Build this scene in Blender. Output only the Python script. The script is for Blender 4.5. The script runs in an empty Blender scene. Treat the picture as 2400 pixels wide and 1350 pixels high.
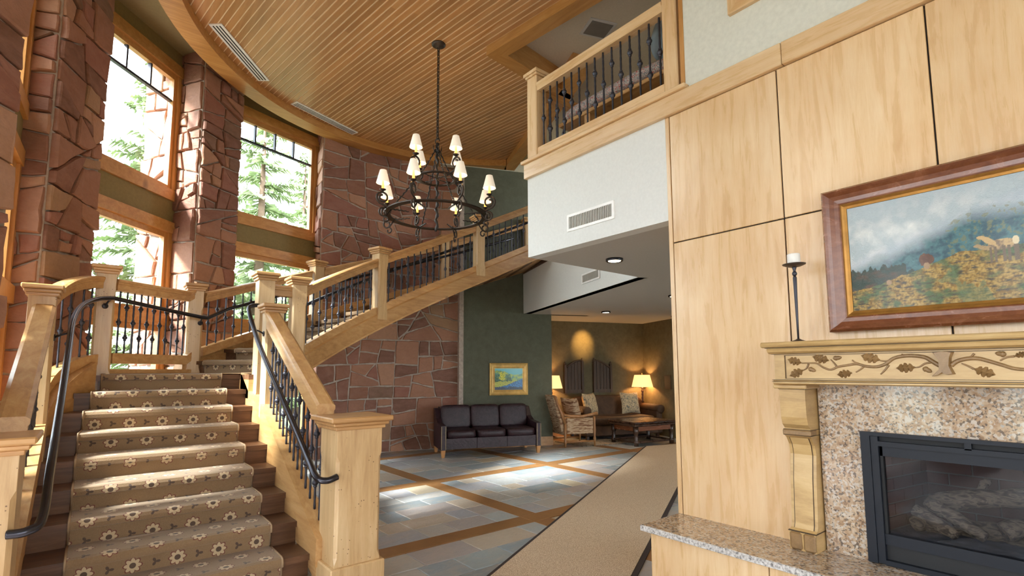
import bpy, math, random
from math import sin, cos, pi, radians, sqrt, atan2, floor, hypot
from mathutils import Vector
rnd = random.Random(7)
SC = bpy.context.scene
COL = SC.collection

# ------------------------------------------------------------------ camera
A = radians(51.0); PITCH = radians(5.73); ROLL = radians(0.2); H = 1.40
fw = Vector((cos(A), sin(A), 0)); rt = Vector((sin(A), -cos(A), 0)); up = Vector((0, 0, 1))
Fv = fw*cos(PITCH) + up*sin(PITCH); Uv = -fw*sin(PITCH) + up*cos(PITCH)
R2 = rt*cos(ROLL) - Uv*sin(ROLL); U2 = rt*sin(ROLL) + Uv*cos(ROLL)
cam = bpy.data.cameras.new('camera'); co = bpy.data.objects.new('camera', cam); COL.objects.link(co)
from mathutils import Matrix
co.matrix_world = Matrix(((R2.x, U2.x, -Fv.x, 0), (R2.y, U2.y, -Fv.y, 0), (R2.z, U2.z, -Fv.z, H), (0, 0, 0, 1)))
cam.sensor_width = 36; cam.lens = 1210/2400*36; cam.shift_y = 73/2400; cam.clip_start = .05; cam.clip_end = 300
SC.camera = co

# ------------------------------------------------------------------ world, exposure
w = bpy.data.worlds.new('world'); SC.world = w; w.use_nodes = True
bg = w.node_tree.nodes['Background']; bg.inputs[0].default_value = (.88, .95, 1.0, 1); bg.inputs[1].default_value = 6.0
sun = bpy.data.lights.new('sun', 'SUN'); sun.energy = 15.0; sun.angle = radians(9); sun.color = (1, .985, .97)
so_ = bpy.data.objects.new('sun', sun); COL.objects.link(so_); so_.location = (-20, 4, 20)
so_.rotation_euler = Vector((1, .10, -.78)).to_track_quat('-Z', 'Y').to_euler()
SC.view_settings.view_transform = 'Standard'; SC.view_settings.look = 'None'
SC.view_settings.gamma = 1; SC.view_settings.use_curve_mapping = False
SC.view_settings.exposure = 0.82
SC.cycles.max_bounces = 6; SC.cycles.diffuse_bounces = 4; SC.cycles.glossy_bounces = 3; SC.cycles.transparent_max_bounces = 10
SC.cycles.adaptive_threshold = .025; SC.cycles.caustics_reflective = False; SC.cycles.caustics_refractive = False

# ------------------------------------------------------------------ node helpers
class NT:
    def __init__(s, name):
        s.m = bpy.data.materials.new(name); s.m.use_nodes = True
        s.t = s.m.node_tree; s.b = s.t.nodes['Principled BSDF']; s.out = s.t.nodes['Material Output']
    def n(s, typ, **kw):
        x = s.t.nodes.new(typ)
        for k, v in kw.items(): setattr(x, k, v)
        return x
    def put(s, sock, v):
        if v is None: return
        if hasattr(v, 'is_linked') or isinstance(v, bpy.types.NodeSocket): s.t.links.new(v, sock)
        else: sock.default_value = v
    def math(s, op, a, b=None, c=None, clamp=False):
        x = s.n('ShaderNodeMath', operation=op); x.use_clamp = clamp
        s.put(x.inputs[0], a); s.put(x.inputs[1], b); s.put(x.inputs[2], c)
        return x.outputs[0]
    def coord(s, kind='Object'): return s.n('ShaderNodeTexCoord').outputs[kind]
    def rand(s): return s.n('ShaderNodeObjectInfo').outputs['Random']
    def map(s, v, scale=(1, 1, 1), loc=None):
        x = s.n('ShaderNodeMapping'); s.put(x.inputs[0], v); x.inputs['Scale'].default_value = scale
        if loc is not None: s.put(x.inputs['Location'], loc)
        return x.outputs[0]
    def noise(s, v, scale=5, detail=4, rough=.55, dist=0):
        x = s.n('ShaderNodeTexNoise'); s.put(x.inputs['Vector'], v); x.inputs['Scale'].default_value = scale
        x.inputs['Detail'].default_value = detail; x.inputs['Roughness'].default_value = rough; x.inputs['Distortion'].default_value = dist
        return x.outputs['Fac']
    def voro(s, v, scale=5, out='Distance'):
        x = s.n('ShaderNodeTexVoronoi'); s.put(x.inputs['Vector'], v); x.inputs['Scale'].default_value = scale
        return x.outputs[out]
    def ramp(s, f, stops, interp='LINEAR'):
        x = s.n('ShaderNodeValToRGB'); s.put(x.inputs[0], f); e = x.color_ramp.elements; x.color_ramp.interpolation = interp
        while len(e) < len(stops): e.new(.5)
        for i, (p, c) in enumerate(stops):
            e[i].position = p; e[i].color = (c[0], c[1], c[2], 1)
        return x.outputs[0]
    def mix(s, f, a, b, mode='MIX'):
        x = s.n('ShaderNodeMix', data_type='RGBA', blend_type=mode)
        s.put(x.inputs[0], f)
        s.put(x.inputs[6], a if not isinstance(a, tuple) else (*a[:3], 1)); s.put(x.inputs[7], b if not isinstance(b, tuple) else (*b[:3], 1))
        return x.outputs[2]
    def bump(s, h, strength=.3, dist=.01):
        x = s.n('ShaderNodeBump'); s.put(x.inputs['Height'], h); x.inputs['Strength'].default_value = strength; x.inputs['Distance'].default_value = dist
        s.t.links.new(x.outputs[0], s.b.inputs['Normal'])
    def fin(s, col, rough=.5, metal=0, spec=None, coat=0, coat_rough=.1, sheen=0):
        s.put(s.b.inputs['Base Color'], col if not isinstance(col, tuple) else (*col[:3], 1)); s.put(s.b.inputs['Roughness'], rough)
        s.b.inputs['Metallic'].default_value = metal
        if spec is not None: s.b.inputs['Specular IOR Level'].default_value = spec
        if coat: s.b.inputs['Coat Weight'].default_value = coat; s.b.inputs['Coat Roughness'].default_value = coat_rough
        if sheen: s.b.inputs['Sheen Weight'].default_value = sheen
        return s.m
    def offs(s):   # object coordinates shifted per object
        r = s.rand(); c = s.n('ShaderNodeCombineXYZ')
        s.put(c.inputs[0], s.math('MULTIPLY', r, 37.)); s.put(c.inputs[1], s.math('MULTIPLY', r, 61.)); s.put(c.inputs[2], s.math('MULTIPLY', r, 23.))
        a = s.n('ShaderNodeVectorMath', operation='ADD'); s.put(a.inputs[0], s.coord()); s.put(a.inputs[1], c.outputs[0])
        return a.outputs[0]

MATS = {}
def plain(name, col, rough=.5, metal=0, bump=0, bscale=60, var=.08, **kw):
    if name in MATS: return MATS[name]
    t = NT(name); v = t.coord(); f = t.noise(v, bscale*.15, 3)
    dk = tuple(c*(1-var) for c in col[:3]); lt = tuple(min(1, c*(1+var)) for c in col[:3])
    if bump: t.bump(t.noise(v, bscale, 3), bump, .004)
    MATS[name] = t.fin(t.ramp(f, [(.3, dk), (.7, lt)]), rough, metal, **kw); return MATS[name]
def wood(name, c1, c2, c3, grain=(9, 9, .8), rough=.38, knots=0, obj_var=.25, coat=.15, fig=0, bump=.08, specks=0):
    t = NT(name); v = t.offs(); g = t.map(v, grain)
    f = t.noise(g, 2.2, 7, .62, .6); f2 = t.noise(v, 1.3, 2, .5, .4); fine = t.noise(t.map(v, tuple(x*9 for x in grain)), 2.5, 3, .6)
    fac = t.math('ADD', t.math('MULTIPLY', f, .62), t.math('MULTIPLY', f2, .30)); fac = t.math('ADD', fac, t.math('MULTIPLY', fine, .14))
    col = t.ramp(fac, [(.34, c1), (.53, c2), (.72, c3)])
    if fig:   # cloudy figure of maple veneer
        cl = t.noise(t.map(v, (1.2, 1.2, .7)), 2.0, 4, .5, 1.2); cl = t.ramp(cl, [(.42, (0, 0, 0)), (.68, (1, 1, 1))]); xs_ = t.n('ShaderNodeSeparateColor'); t.put(xs_.inputs[0], cl); col = t.mix(t.math('MULTIPLY', xs_.outputs[0], fig*.6), col, (.50, .27, .10))
    if obj_var:
        r = t.rand(); k = t.math('ADD', t.math('MULTIPLY', r, obj_var), 1-obj_var*.5)
        hs = t.n('ShaderNodeHueSaturation'); t.put(hs.inputs['Value'], k); t.put(hs.inputs['Color'], col); col = hs.outputs[0]
    if knots:
        d = t.voro(t.map(v, (1, 1, .55)), knots); k = t.ramp(d, [(.035, (1, 1, 1)), (.075, (0, 0, 0))])
        x = t.n('ShaderNodeSeparateColor'); t.put(x.inputs[0], k)
        col = t.mix(t.math('MULTIPLY', x.outputs[0], .75), col, (c1[0]*.3, c1[1]*.25, c1[2]*.2))
    if specks:
        d = t.voro(v, 34); k = t.math('LESS_THAN', d, .13); msk = t.math('GREATER_THAN', t.noise(v, 6, 3), .53); col = t.mix(t.math('MULTIPLY', t.math('MULTIPLY', k, msk), .8), col, (.10, .045, .015))
    if bump: t.bump(fine, bump, .002)
    MATS[name] = t.fin(col, t.math('ADD', t.math('MULTIPLY', f, .12), rough-.06), coat=coat, coat_rough=.2); return MATS[name]

AL1, AL2, AL3 = (.34, .165, .055), (.51, .285, .110), (.64, .41, .190)
for ax, g in (('x', (.8, 9, 9)), ('y', (9, .8, 9)), ('z', (9, 9, .8))):
    wood('alder_'+ax, AL1, AL2, AL3, g, knots=1.6)
    wood('trim_'+ax, (.38, .165, .042), (.52, .25, .072), (.64, .35, .125), g, knots=1.2)
    wood('maple_'+ax, (.58, .35, .160), (.71, .49, .265), (.80, .61, .385), g, rough=.28, fig=.32, knots=0, obj_var=.10, coat=.3)
    wood('oak_'+ax, (.055, .024, .011), (.115, .053, .025), (.19, .095, .048), g, rough=.42, coat=.08)
for ax in 'xyz': MATS['oak_'+ax].node_tree.nodes['Principled BSDF'].inputs['Specular IOR Level'].default_value = .25
wood('newel_wood', (.40, .245, .105), (.56, .375, .185), (.67, .49, .275), (8, 8, .7), knots=2.6, obj_var=.12, specks=1)
wood('plank_wood', (.40, .190, .070), (.50, .255, .100), (.57, .315, .140), (7, .5, 7), rough=.3, obj_var=.30, knots=0, coat=.25)
wood('floor_strip', (.17, .080, .028), (.225, .110, .040), (.28, .145, .056), (2, 2, 2), rough=.45, coat=0, bump=0)
wood('mantel_wood', (.34, .205, .075), (.52, .345, .145), (.62, .44, .21), (1.2, 1.2, 6), rough=.38, obj_var=.08)
wood('carving_wood', (.14, .075, .026), (.24, .14, .055), (.36, .22, .095), (6, 6, 6), rough=.36, obj_var=.2)
wood('frame_wood', (.10, .030, .014), (.19, .062, .026), (.29, .11, .05), (1, 5, 9), rough=.26, coat=.4)
wood('dark_wood', (.018, .008, .005), (.040, .018, .011), (.075, .035, .02), (6, 6, .8), rough=.28, coat=.3)
wood('chair_wood', (.16, .07, .025), (.28, .13, .045), (.40, .20, .08), (6, 6, .8))
wood('weathered_wood', (.03, .018, .012), (.065, .04, .026), (.11, .07, .045), (9, 9, .7), rough=.6, coat=0)
plain('iron', (.050, .050, .064), .42, .6, .12, 180)
plain('bronze_iron', (.060, .044, .036), .42, .7, .1, 150)
plain('rail_metal', (.055, .055, .068), .26, .85)
plain('firebox_black', (.008, .011, .018), .5, 0, spec=.3)
plain('white_metal', (.90, .90, .89), .4)
plain('white_paint', (.72, .735, .72), .75, 0, .08, 300, .03)
plain('ceiling_paint', (.50, .48, .45), .8, 0, .05, 300, .03)
plain('upper_paint', (.56, .48, .37), .8, 0, .05, 300, .04)
plain('sage_paint', (.66, .66, .585), .75, 0, .10, 200, .06)
plain('olive_paint', (.25, .185, .072), .75, 0, .12, 200, .08)
plain('cove_paint', (.27, .215, .105), .8, 0, .08, 200, .06)
plain('cream_paint', (.50, .49, .40), .8, 0, .08, 200, .05)
plain('mortar', (.44, .37, .315), .9, 0, .5, 120, .2)
plain('groove', (.80, .62, .42), .6)
plain('dark_gap', (.02, .013, .008), .8)
plain('slot_black', (.010, .011, .013), .7)
plain('gold', (.78, .52, .18), .35, .35, .25, 60, .2)
plain('dark_gold', (.40, .20, .045), .35, .6, .25, 90, .2)
plain('candle_wax', (.86, .85, .82), .5)
plain('sofa_foot', (.50, .24, .08), .4)
plain('brass_nail', (.62, .47, .24), .3, .8)
plain('grout', (.46, .45, .43), .8, 0, .2, 200, .12)
plain('ground_out', (.13, .15, .10), .9, 0, .3, 3, .25)
plain('bark', (.17, .11, .075), .9, 0, .5, 40, .3)
plain('log_ash', (.10, .105, .115), .9, 0, .6, 90, .5)
plain('chain_iron', (.040, .034, .032), .4, .7)
plain('reg_slat', (.50, .49, .45), .5)
plain('grille_grey', (.16, .14, .12), .6)
plain('mat_border', (.030, .020, .020), .85)
plain('carpet_binding', (.36, .25, .15), .9)
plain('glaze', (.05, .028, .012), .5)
plain('blue_cloth', (.20, .25, .28), .9)
plain('plate_bronze', (.075, .055, .042), .45, .5)

def stone_mat():
    t = NT('red_sandstone'); v = t.offs(); r = t.rand()
    base = t.ramp(r, [(0, (.17, 0.071, 0.037)), (.14, (.27, 0.117, 0.062)), (.3, (.34, 0.158, 0.088)), (.44, (.22, 0.090, 0.051)), (.58, (.40, 0.194, 0.106)), (.70, (.29, 0.112, 0.069)), (.82, (.48, 0.260, 0.150)), (.91, (.19, 0.107, 0.060)), (.96, (.37, 0.224, 0.114))], 'CONSTANT')
    n1 = t.noise(t.map(v, (1, 1, 2.2)), 5, 6, .62, .5); n2 = t.noise(v, 28, 4, .6)
    col = t.mix(t.ramp(n1, [(.35, (0, 0, 0)), (.75, (1, 1, 1))]), base, (0.599, 0.332, 0.251)); 
    col2 = t.mix(.30, base, col); col3 = t.mix(t.math('MULTIPLY', n2, .45), col2, (0.162, 0.073, 0.057))
    t.bump(t.math('ADD', t.math('MULTIPLY', n1, .8), t.math('MULTIPLY', n2, .35)), .55, .025)
    MATS['stone'] = t.fin(col3, .72)
stone_mat()
def slate_mat():
    t = NT('slate'); v = t.offs(); r = t.rand()
    base = t.ramp(r, [(0, (.24, .29, .33)), (.15, (.37, .40, .42)), (.28, (.29, .34, .36)), (.40, (.42, .39, .36)), (.52, (.36, .36, .40)), (.64, (.47, .38, .29)), (.74, (.36, .31, .30)), (.83, (.20, .23, .25)), (.91, (.43, .44, .45)), (.96, (.52, .43, .29))], 'CONSTANT')
    n1 = t.noise(t.map(v, (1, 2, 1)), 4, 6, .6, 1.2); n2 = t.noise(v, 24, 5, .65, .6)
    col = t.mix(t.math('MULTIPLY', t.ramp(n1, [(.45, (0, 0, 0)), (.7, (1, 1, 1))]), .5), base, (0.496, 0.384, 0.288))
    col = t.mix(t.math('MULTIPLY', n2, .5), col, (0.240, 0.272, 0.288))
    t.bump(t.math('ADD', n1, t.math('MULTIPLY', n2, .5)), .35, .012)
    MATS['slate'] = t.fin(col, t.math('ADD', t.math('MULTIPLY', n2, .2), .25), spec=.55)
slate_mat()
def granite_mat():
    t = NT('granite'); v = t.coord()
    a = t.noise(v, 26, 5, .7, .8); b = t.voro(t.map(v, (1, 1, 1)), 95, 'Color'); c = t.noise(v, 120, 3, .7); d = t.noise(v, 60, 3, .6, .5)
    x = t.n('ShaderNodeSeparateColor'); t.put(x.inputs[0], b)
    col = t.ramp(a, [(.28, (.15, .095, .06)), (.42, (.36, .235, .145)), (.55, (.50, .375, .255)), (.72, (.55, .50, .43))])
    col = t.mix(t.math('MULTIPLY', t.math('GREATER_THAN', x.outputs[0], .80), .75), col, (.075, .065, .06))
    col = t.mix(t.math('MULTIPLY', t.math('GREATER_THAN', x.outputs[1], .76), .55), col, (.60, .58, .54))
    col = t.mix(t.math('MULTIPLY', t.math('GREATER_THAN', d, .62), .6), col, (.06, .05, .05))
    MATS['granite'] = t.fin(col, .10, spec=.6)
    t = NT('granite_edge'); v = t.coord(); n = t.noise(v, 70, 4, .7); col = t.ramp(n, [(.35, (.12, .11, .11)), (.47, (.50, .48, .46)), (.6, (.72, .70, .68))])
    t.bump(n, .8, .01); MATS['granite_edge'] = t.fin(col, .5)
granite_mat()
def wall_green():
    t = NT('green_suede'); v = t.coord(); n = t.noise(v, 7, 6, .7, .5); n2 = t.noise(v, 60, 3)
    col = t.ramp(t.math('ADD', t.math('MULTIPLY', n, .7), t.math('MULTIPLY', n2, .3)), [(.3, (.085, .090, .062)), (.7, (.135, .140, .098))])
    t.bump(n2, .15, .004); MATS['green'] = t.fin(col, .85)
    t = NT('gold_suede'); v = t.coord(); n = t.noise(v, 9, 6, .7, .5); col = t.ramp(n, [(.3, (.105, .085, .045)), (.7, (.16, .132, .072))]); MATS['alcove'] = t.fin(col, .85)
wall_green()
def leather():
    t = NT('plum_leather'); v = t.coord(); n = t.noise(v, 12, 5, .6, 1); v2 = t.voro(v, 180)
    t.bump(t.math('ADD', t.math('MULTIPLY', n, .8), t.math('MULTIPLY', v2, .15)), .35, .02)
    MATS['leather'] = t.fin(t.ramp(n, [(.35, (.016, .007, .010)), (.7, (.042, .020, .027))]), .33, spec=.32)
    t = NT('brown_suede'); v = t.coord(); n = t.noise(v, 6, 5, .6, .6); MATS['suede'] = t.fin(t.ramp(n, [(.3, (.040, .018, .008)), (.7, (.085, .042, .019))]), .75)
leather()
def fabric(name, c1, c2, c3, scale=(30, 30, 30), dist=3.0):
    t = NT(name); v = t.offs(); n = t.noise(t.map(v, scale), 1.0, 3, .5, dist); MATS[name] = t.fin(t.ramp(n, [(.38, c1), (.48, c2), (.56, c3), (.68, c2)]), .9); return MATS[name]
fabric('chair_stripe', (.16, .07, .035), (.36, .22, .12), (.52, .39, .26), (5, 5, 38), 1.5)
fabric('pillow_cloth', (.12, .13, .13), (.42, .33, .20), (.62, .50, .32), (22, 22, 22), 2.5)
fabric('bench_cloth', (.30, .035, .03), (.58, .52, .46), (.07, .08, .11), (34, 34, 34), 2)
fabric('area_rug', (.05, .045, .04), (.42, .36, .28), (.16, .12, .09), (9, 9, 9), 3)
fabric('log_bark', (.030, .020, .012), (.095, .064, .038), (.19, .14, .09), (40, 14, 40), 1.5)
def brick_mat():
    t = NT('firebrick'); v = t.offs(); n = t.noise(v, 30, 4); r = t.rand()
    col = t.mix(t.math('MULTIPLY', n, .6), t.ramp(r, [(0, (.085, .030, .020)), (.5, (.12, .045, .030)), (1, (.07, .030, .023))]), (.06, .03, .025)); t.bump(n, .4, .006)
    MATS['brick'] = t.fin(col, .85); plain('brick_joint', (.11, .10, .092), .9)
brick_mat()
def glass_mat():
    t = NT('window_glass'); tr = t.n('ShaderNodeBsdfTransparent'); gl = t.n('ShaderNodeBsdfGlossy'); gl.inputs['Roughness'].default_value = .01
    fr = t.n('ShaderNodeLayerWeight'); mx = t.n('ShaderNodeMixShader')
    t.put(mx.inputs[0], t.math('ADD', .03, t.math('MULTIPLY', t.math('POWER', fr.outputs['Facing'], 5.), .6))); t.t.links.new(tr.outputs[0], mx.inputs[1]); t.t.links.new(gl.outputs[0], mx.inputs[2]); t.t.links.new(mx.outputs[0], t.out.inputs[0])
    tr.inputs[0].default_value = (.94, .97, .96, 1); MATS['glass'] = t.m
    t = NT('fire_glass'); tr = t.n('ShaderNodeBsdfTransparent'); gl = t.n('ShaderNodeBsdfGlossy'); gl.inputs['Roughness'].default_value = .02
    fr = t.n('ShaderNodeLayerWeight'); mx = t.n('ShaderNodeMixShader'); tr.inputs[0].default_value = (.8, .82, .86, 1)
    t.put(mx.inputs[0], t.math('ADD', .012, t.math('MULTIPLY', t.math('POWER', fr.outputs['Facing'], 4.), .4))); t.t.links.new(tr.outputs[0], mx.inputs[1]); t.t.links.new(gl.outputs[0], mx.inputs[2]); t.t.links.new(mx.outputs[0], t.out.inputs[0])
    MATS['fire_glass'] = t.m
glass_mat()
def glow(name, col, strength, base=(.8, .7, .5)):
    t = NT(name); t.fin(base, .6); t.b.inputs['Emission Color'].default_value = (*col, 1); t.b.inputs['Emission Strength'].default_value = strength; MATS[name] = t.m
glow('lamp_shade', (1, .86, .66), .28, (.85, .80, .70)); glow('candle_tube', (1, .45, .08), 1.3, (.85, .5, .15)); glow('shade_amber', (1, .52, .18), 1.1, (.7, .45, .22))
glow('downlight_lens', (1, .86, .60), 7.0)
def runner_mat():
    t = NT('coir_runner'); v = t.coord(); n = t.noise(v, 2.2, 4, .6); w1 = t.noise(t.map(v, (140, 140, 140)), 1.0, 2)
    st = t.math('SINE', t.math('MULTIPLY', t.math('ADD', t.n('ShaderNodeSeparateXYZ').outputs[0], 0.), 1.))
    col = t.mix(t.ramp(w1, [(.38, (0, 0, 0)), (.62, (1, 1, 1))]), (.66, .53, .39), (.34, .25, .165)); col = t.mix(t.math('MULTIPLY', n, .2), col, (.36, .26, .18))
    t.bump(w1, .4, .006); MATS['coir'] = t.fin(col, .95)
runner_mat()
def stair_carpet():
    t = NT('floral_carpet'); uv = t.n('ShaderNodeTexCoord').outputs['UV']; sx = t.n('ShaderNodeSeparateXYZ'); t.put(sx.inputs[0], uv)
    u, v = sx.outputs[0], sx.outputs[1]; a, b = .235, .152
    def cell(uo, vo, off):
        row = t.math('FLOOR', t.math('DIVIDE', vo, b)); odd = t.math('MODULO', t.math('ABSOLUTE', row), 2.)
        uu = t.math('ADD', t.math('DIVIDE', uo, a), t.math('ADD', t.math('MULTIPLY', odd, .5), off))
        cu = t.math('MULTIPLY', t.math('SUBTRACT', t.math('FRACT', uu), .5), a); cv = t.math('MULTIPLY', t.math('SUBTRACT', t.math('FRACT', t.math('DIVIDE', vo, b)), .5), b)
        return cu, cv, t.math('SQRT', t.math('ADD', t.math('MULTIPLY', cu, cu), t.math('MULTIPLY', cv, cv))), t.math('ARCTAN2', cv, cu)
    cu, cv, r, th = cell(u, v, 0.)
    R = t.math('ADD', .029, t.math('MULTIPLY', t.math('ABSOLUTE', t.math('COSINE', t.math('MULTIPLY', th, 4.))), .016))
    cu2, cv2, r2, th2 = cell(u, v, .5)
    R2_ = t.math('ADD', .016, t.math('MULTIPLY', t.math('COSINE', t.math('MULTIPLY', th2, 3.)), .010))
    n = t.noise(t.map(t.coord(), (160, 160, 160)), 1., 2); n2 = t.noise(t.coord(), 3., 3)
    base = t.mix(n, (.20, .125, .062), (.31, .205, .112)); base = t.mix(t.math('MULTIPLY', n2, .3), base, (.14, .085, .045))
    col = t.mix(t.math('LESS_THAN', r2, R2_), base, (.085, .055, .040))
    col = t.mix(t.math('LESS_THAN', r, t.math('ADD', R, .007)), col, (.16, .055, .042))
    col = t.mix(t.math('LESS_THAN', r, R), col, (.52, .40, .25))
    col = t.mix(t.math('LESS_THAN', r, .017), col, (.10, .065, .045))
    t.bump(n, .5, .006); MATS['stair_carpet'] = t.fin(col, .95, sheen=.2)
stair_carpet()
def paint_mat():
    t = NT('oil_paint'); a = t.n('ShaderNodeVertexColor'); a.layer_name = 'Col'; v = t.coord(); t.bump(t.noise(v, 55, 5, .7, 1.5), .5, .006); MATS['oil'] = t.fin(a.outputs[0], .30, coat=.2)
paint_mat()
def needles():
    t = NT('pine_needles'); v = t.coord(); n = t.noise(v, 3, 3); MATS['needles'] = t.fin(t.ramp(n, [(.3, (.16, .23, .11)), (.7, (.36, .43, .22))]), .8)
needles()

# ------------------------------------------------------------------ mesh helpers
class MB:
    def __init__(s): s.v = []; s.f = []; s.sm = []; s.uv = None
    def add(s, vs, fs, smooth=False):
        o = len(s.v); s.v += [tuple(x) for x in vs]; s.f += [tuple(i+o for i in f) for f in fs]; s.sm += [smooth]*len(fs); return s
    def box(s, x0, x1, y0, y1, z0, z1):
        return s.add([(x0, y0, z0), (x1, y0, z0), (x1, y1, z0), (x0, y1, z0), (x0, y0, z1), (x1, y0, z1), (x1, y1, z1), (x0, y1, z1)],
                     [(0, 3, 2, 1), (4, 5, 6, 7), (0, 1, 5, 4), (1, 2, 6, 5), (2, 3, 7, 6), (3, 0, 4, 7)])
    def bbox(s, x0, x1, y0, y1, z0, z1, b=.01):   # box with chamfered vertical and horizontal edges
        xs, ys, zs = (x0, x1), (y0, y1), (z0, z1); vs = []; idx = {}
        for i in (0, 1):
            for j in (0, 1):
                for k in (0, 1):
                    for ax in range(3):
                        p = [xs[i], ys[j], zs[k]]
                        for q, (t, lo) in enumerate(((i, 0), (j, 0), (k, 0))):
                            if q != ax: p[q] += b if t == 0 else -b
                        idx[i, j, k, ax] = len(vs); vs.append(p)
        fs = []
        for ax in range(3):
            o = [q for q in range(3) if q != ax]
            for t in (0, 1):
                q = []
                for (p, r) in ((0, 0), (1, 0), (1, 1), (0, 1)):
                    c = [0, 0, 0]; c[ax] = t; c[o[0]] = p; c[o[1]] = r; q.append(idx[c[0], c[1], c[2], ax])
                fs.append(tuple(q) if (t == 1) == (ax != 1) else tuple(reversed(q)))
        for ax in range(3):           # edges along ax
            o = [q for q in range(3) if q != ax]
            for p in (0, 1):
                for r in (0, 1):
                    c0 = [0, 0, 0]; c0[o[0]] = p; c0[o[1]] = r; c1 = list(c0); c1[ax] = 1
                    fs.append((idx[(*c0, o[0])], idx[(*c1, o[0])], idx[(*c1, o[1])], idx[(*c0, o[1])]))
        for i in (0, 1):
            for j in (0, 1):
                for k in (0, 1): fs.append((idx[i, j, k, 0], idx[i, j, k, 1], idx[i, j, k, 2]))
        return s.add(vs, fs)
    def prism(s, poly, z0, z1):     # poly [(x,y)], vertical extrusion
        n = len(poly); vs = [(x, y, z0) for x, y in poly] + [(x, y, z1) for x, y in poly]
        fs = [tuple(reversed(range(n))), tuple(range(n, 2*n))] + [(i, (i+1) % n, (i+1) % n+n, i+n) for i in range(n)]
        return s.add(vs, fs)
    def ext(s, poly, d):            # 3-D polygon extruded by vector d
        n = len(poly); vs = [tuple(p) for p in poly] + [(p[0]+d[0], p[1]+d[1], p[2]+d[2]) for p in poly]
        return s.add(vs, [tuple(reversed(range(n))), tuple(range(n, 2*n))] + [(i, (i+1) % n, (i+1) % n+n, i+n) for i in range(n)])
    def sweep(s, path, prof, closed=False, smooth=False, cap=True, follow=False):
        # prof [(lateral, vertical)], lateral is horizontal, perpendicular to the path in plan
        n = len(path); m = len(prof); vs = []
        for i, p in enumerate(path):
            a = path[i-1] if (i > 0 or closed) else path[i]; b = path[(i+1) % n] if (i < n-1 or closed) else path[i]
            d = (b[0]-a[0], b[1]-a[1]); l = hypot(*d) or 1; nx, ny = d[1]/l, -d[0]/l
            k = 1.0
            if 0 < i < n-1 or closed:
                d1 = (p[0]-a[0], p[1]-a[1]); l1 = hypot(*d1) or 1; k = 1/max(.5, abs((d1[0]*d[0]+d1[1]*d[1])/(l1*l)))
            for (u, h) in prof: vs.append((p[0]+nx*u*k, p[1]+ny*u*k, p[2]+h))
        fs = []
        for i in range(n if closed else n-1):
            j = (i+1) % n
            for q in range(m):
                r = (q+1) % m; fs.append((i*m+q, i*m+r, j*m+r, j*m+q))
        if cap and not closed: fs += [tuple(range(m)), tuple(reversed(range((n-1)*m, n*m)))]
        return s.add(vs, fs, smooth)
    def tube(s, path, r, seg=8, closed=False, cap=True, smooth=True):
        n = len(path); P = [Vector(p) for p in path]; rr = r if isinstance(r, (list, tuple)) else [r]*n; vs = []
        prev = None
        for i in range(n):
            a = P[i-1] if (i > 0 or closed) else P[i]; b = P[(i+1) % n] if (i < n-1 or closed) else P[i]
            t = (b-a); t = t.normalized() if t.length > 1e-9 else Vector((0, 0, 1))
            if prev is None:
                u = t.orthogonal().normalized()
            else:
                u = prev - t*prev.dot(t); u = u.normalized() if u.length > 1e-6 else t.orthogonal().normalized()
            prev = u; v = t.cross(u)
            for q in range(seg):
                g = 2*pi*q/seg; vs.append(P[i] + (u*cos(g)+v*sin(g))*rr[i])
        fs = []
        for i in range(n if closed else n-1):
            j = (i+1) % n
            for q in range(seg):
                k = (q+1) % seg; fs.append((i*seg+q, i*seg+k, j*seg+k, j*seg+q))
        if cap and not closed: fs += [tuple(reversed(range(seg))), tuple(range((n-1)*seg, n*seg))]
        return s.add(vs, fs, smooth)
    def lathe(s, prof, seg=16, c=(0, 0, 0), cap=True, smooth=True):   # prof [(r,z)]
        vs = []
        for r, z in prof:
            for q in range(seg):
                g = 2*pi*q/seg; vs.append((c[0]+r*cos(g), c[1]+r*sin(g), c[2]+z))
        fs = []
        for i in range(len(prof)-1):
            for q in range(seg):
                k = (q+1) % seg; fs.append((i*seg+q, i*seg+k, (i+1)*seg+k, (i+1)*seg+q))
        if cap: fs += [tuple(reversed(range(seg))), tuple(range((len(prof)-1)*seg, len(prof)*seg))]
        return s.add(vs, fs, smooth)
    def cushion(s, x0, x1, y0, y1, z0, z1, p=3.2, nx=14, ny=14, wob=0):   # superellipsoid box
        cx, cy, cz = (x0+x1)/2, (y0+y1)/2, (z0+z1)/2; a, b, c = (x1-x0)/2, (y1-y0)/2, (z1-z0)/2
        vs = []; fs = []
        def sg(t, e): return math.copysign(abs(t)**e, t)
        e = 2/p
        for i in range(ny+1):
            ph = -pi/2+pi*i/ny
            for j in range(nx*2):
                th = pi*j/nx
                k = 1+wob*sin(7*th+3*ph)*cos(5*ph)
                vs.append((cx+a*sg(cos(ph), e)*sg(cos(th), e)*k, cy+b*sg(cos(ph), e)*sg(sin(th), e)*k, cz+c*sg(sin(ph), e)))
        m = nx*2
        for i in range(ny):
            for j in range(m): fs.append((i*m+j, i*m+(j+1) % m, (i+1)*m+(j+1) % m, (i+1)*m+j))
        return s.add(vs, fs, True)
    def shift(s, d): s.v = [(x+d[0], y+d[1], z+d[2]) for x, y, z in s.v]; return s
    def mesh(s, name):
        m = bpy.data.meshes.new(name); m.from_pydata(s.v, [], s.f)
        m.polygons.foreach_set('use_smooth', s.sm); m.update(); return m

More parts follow.
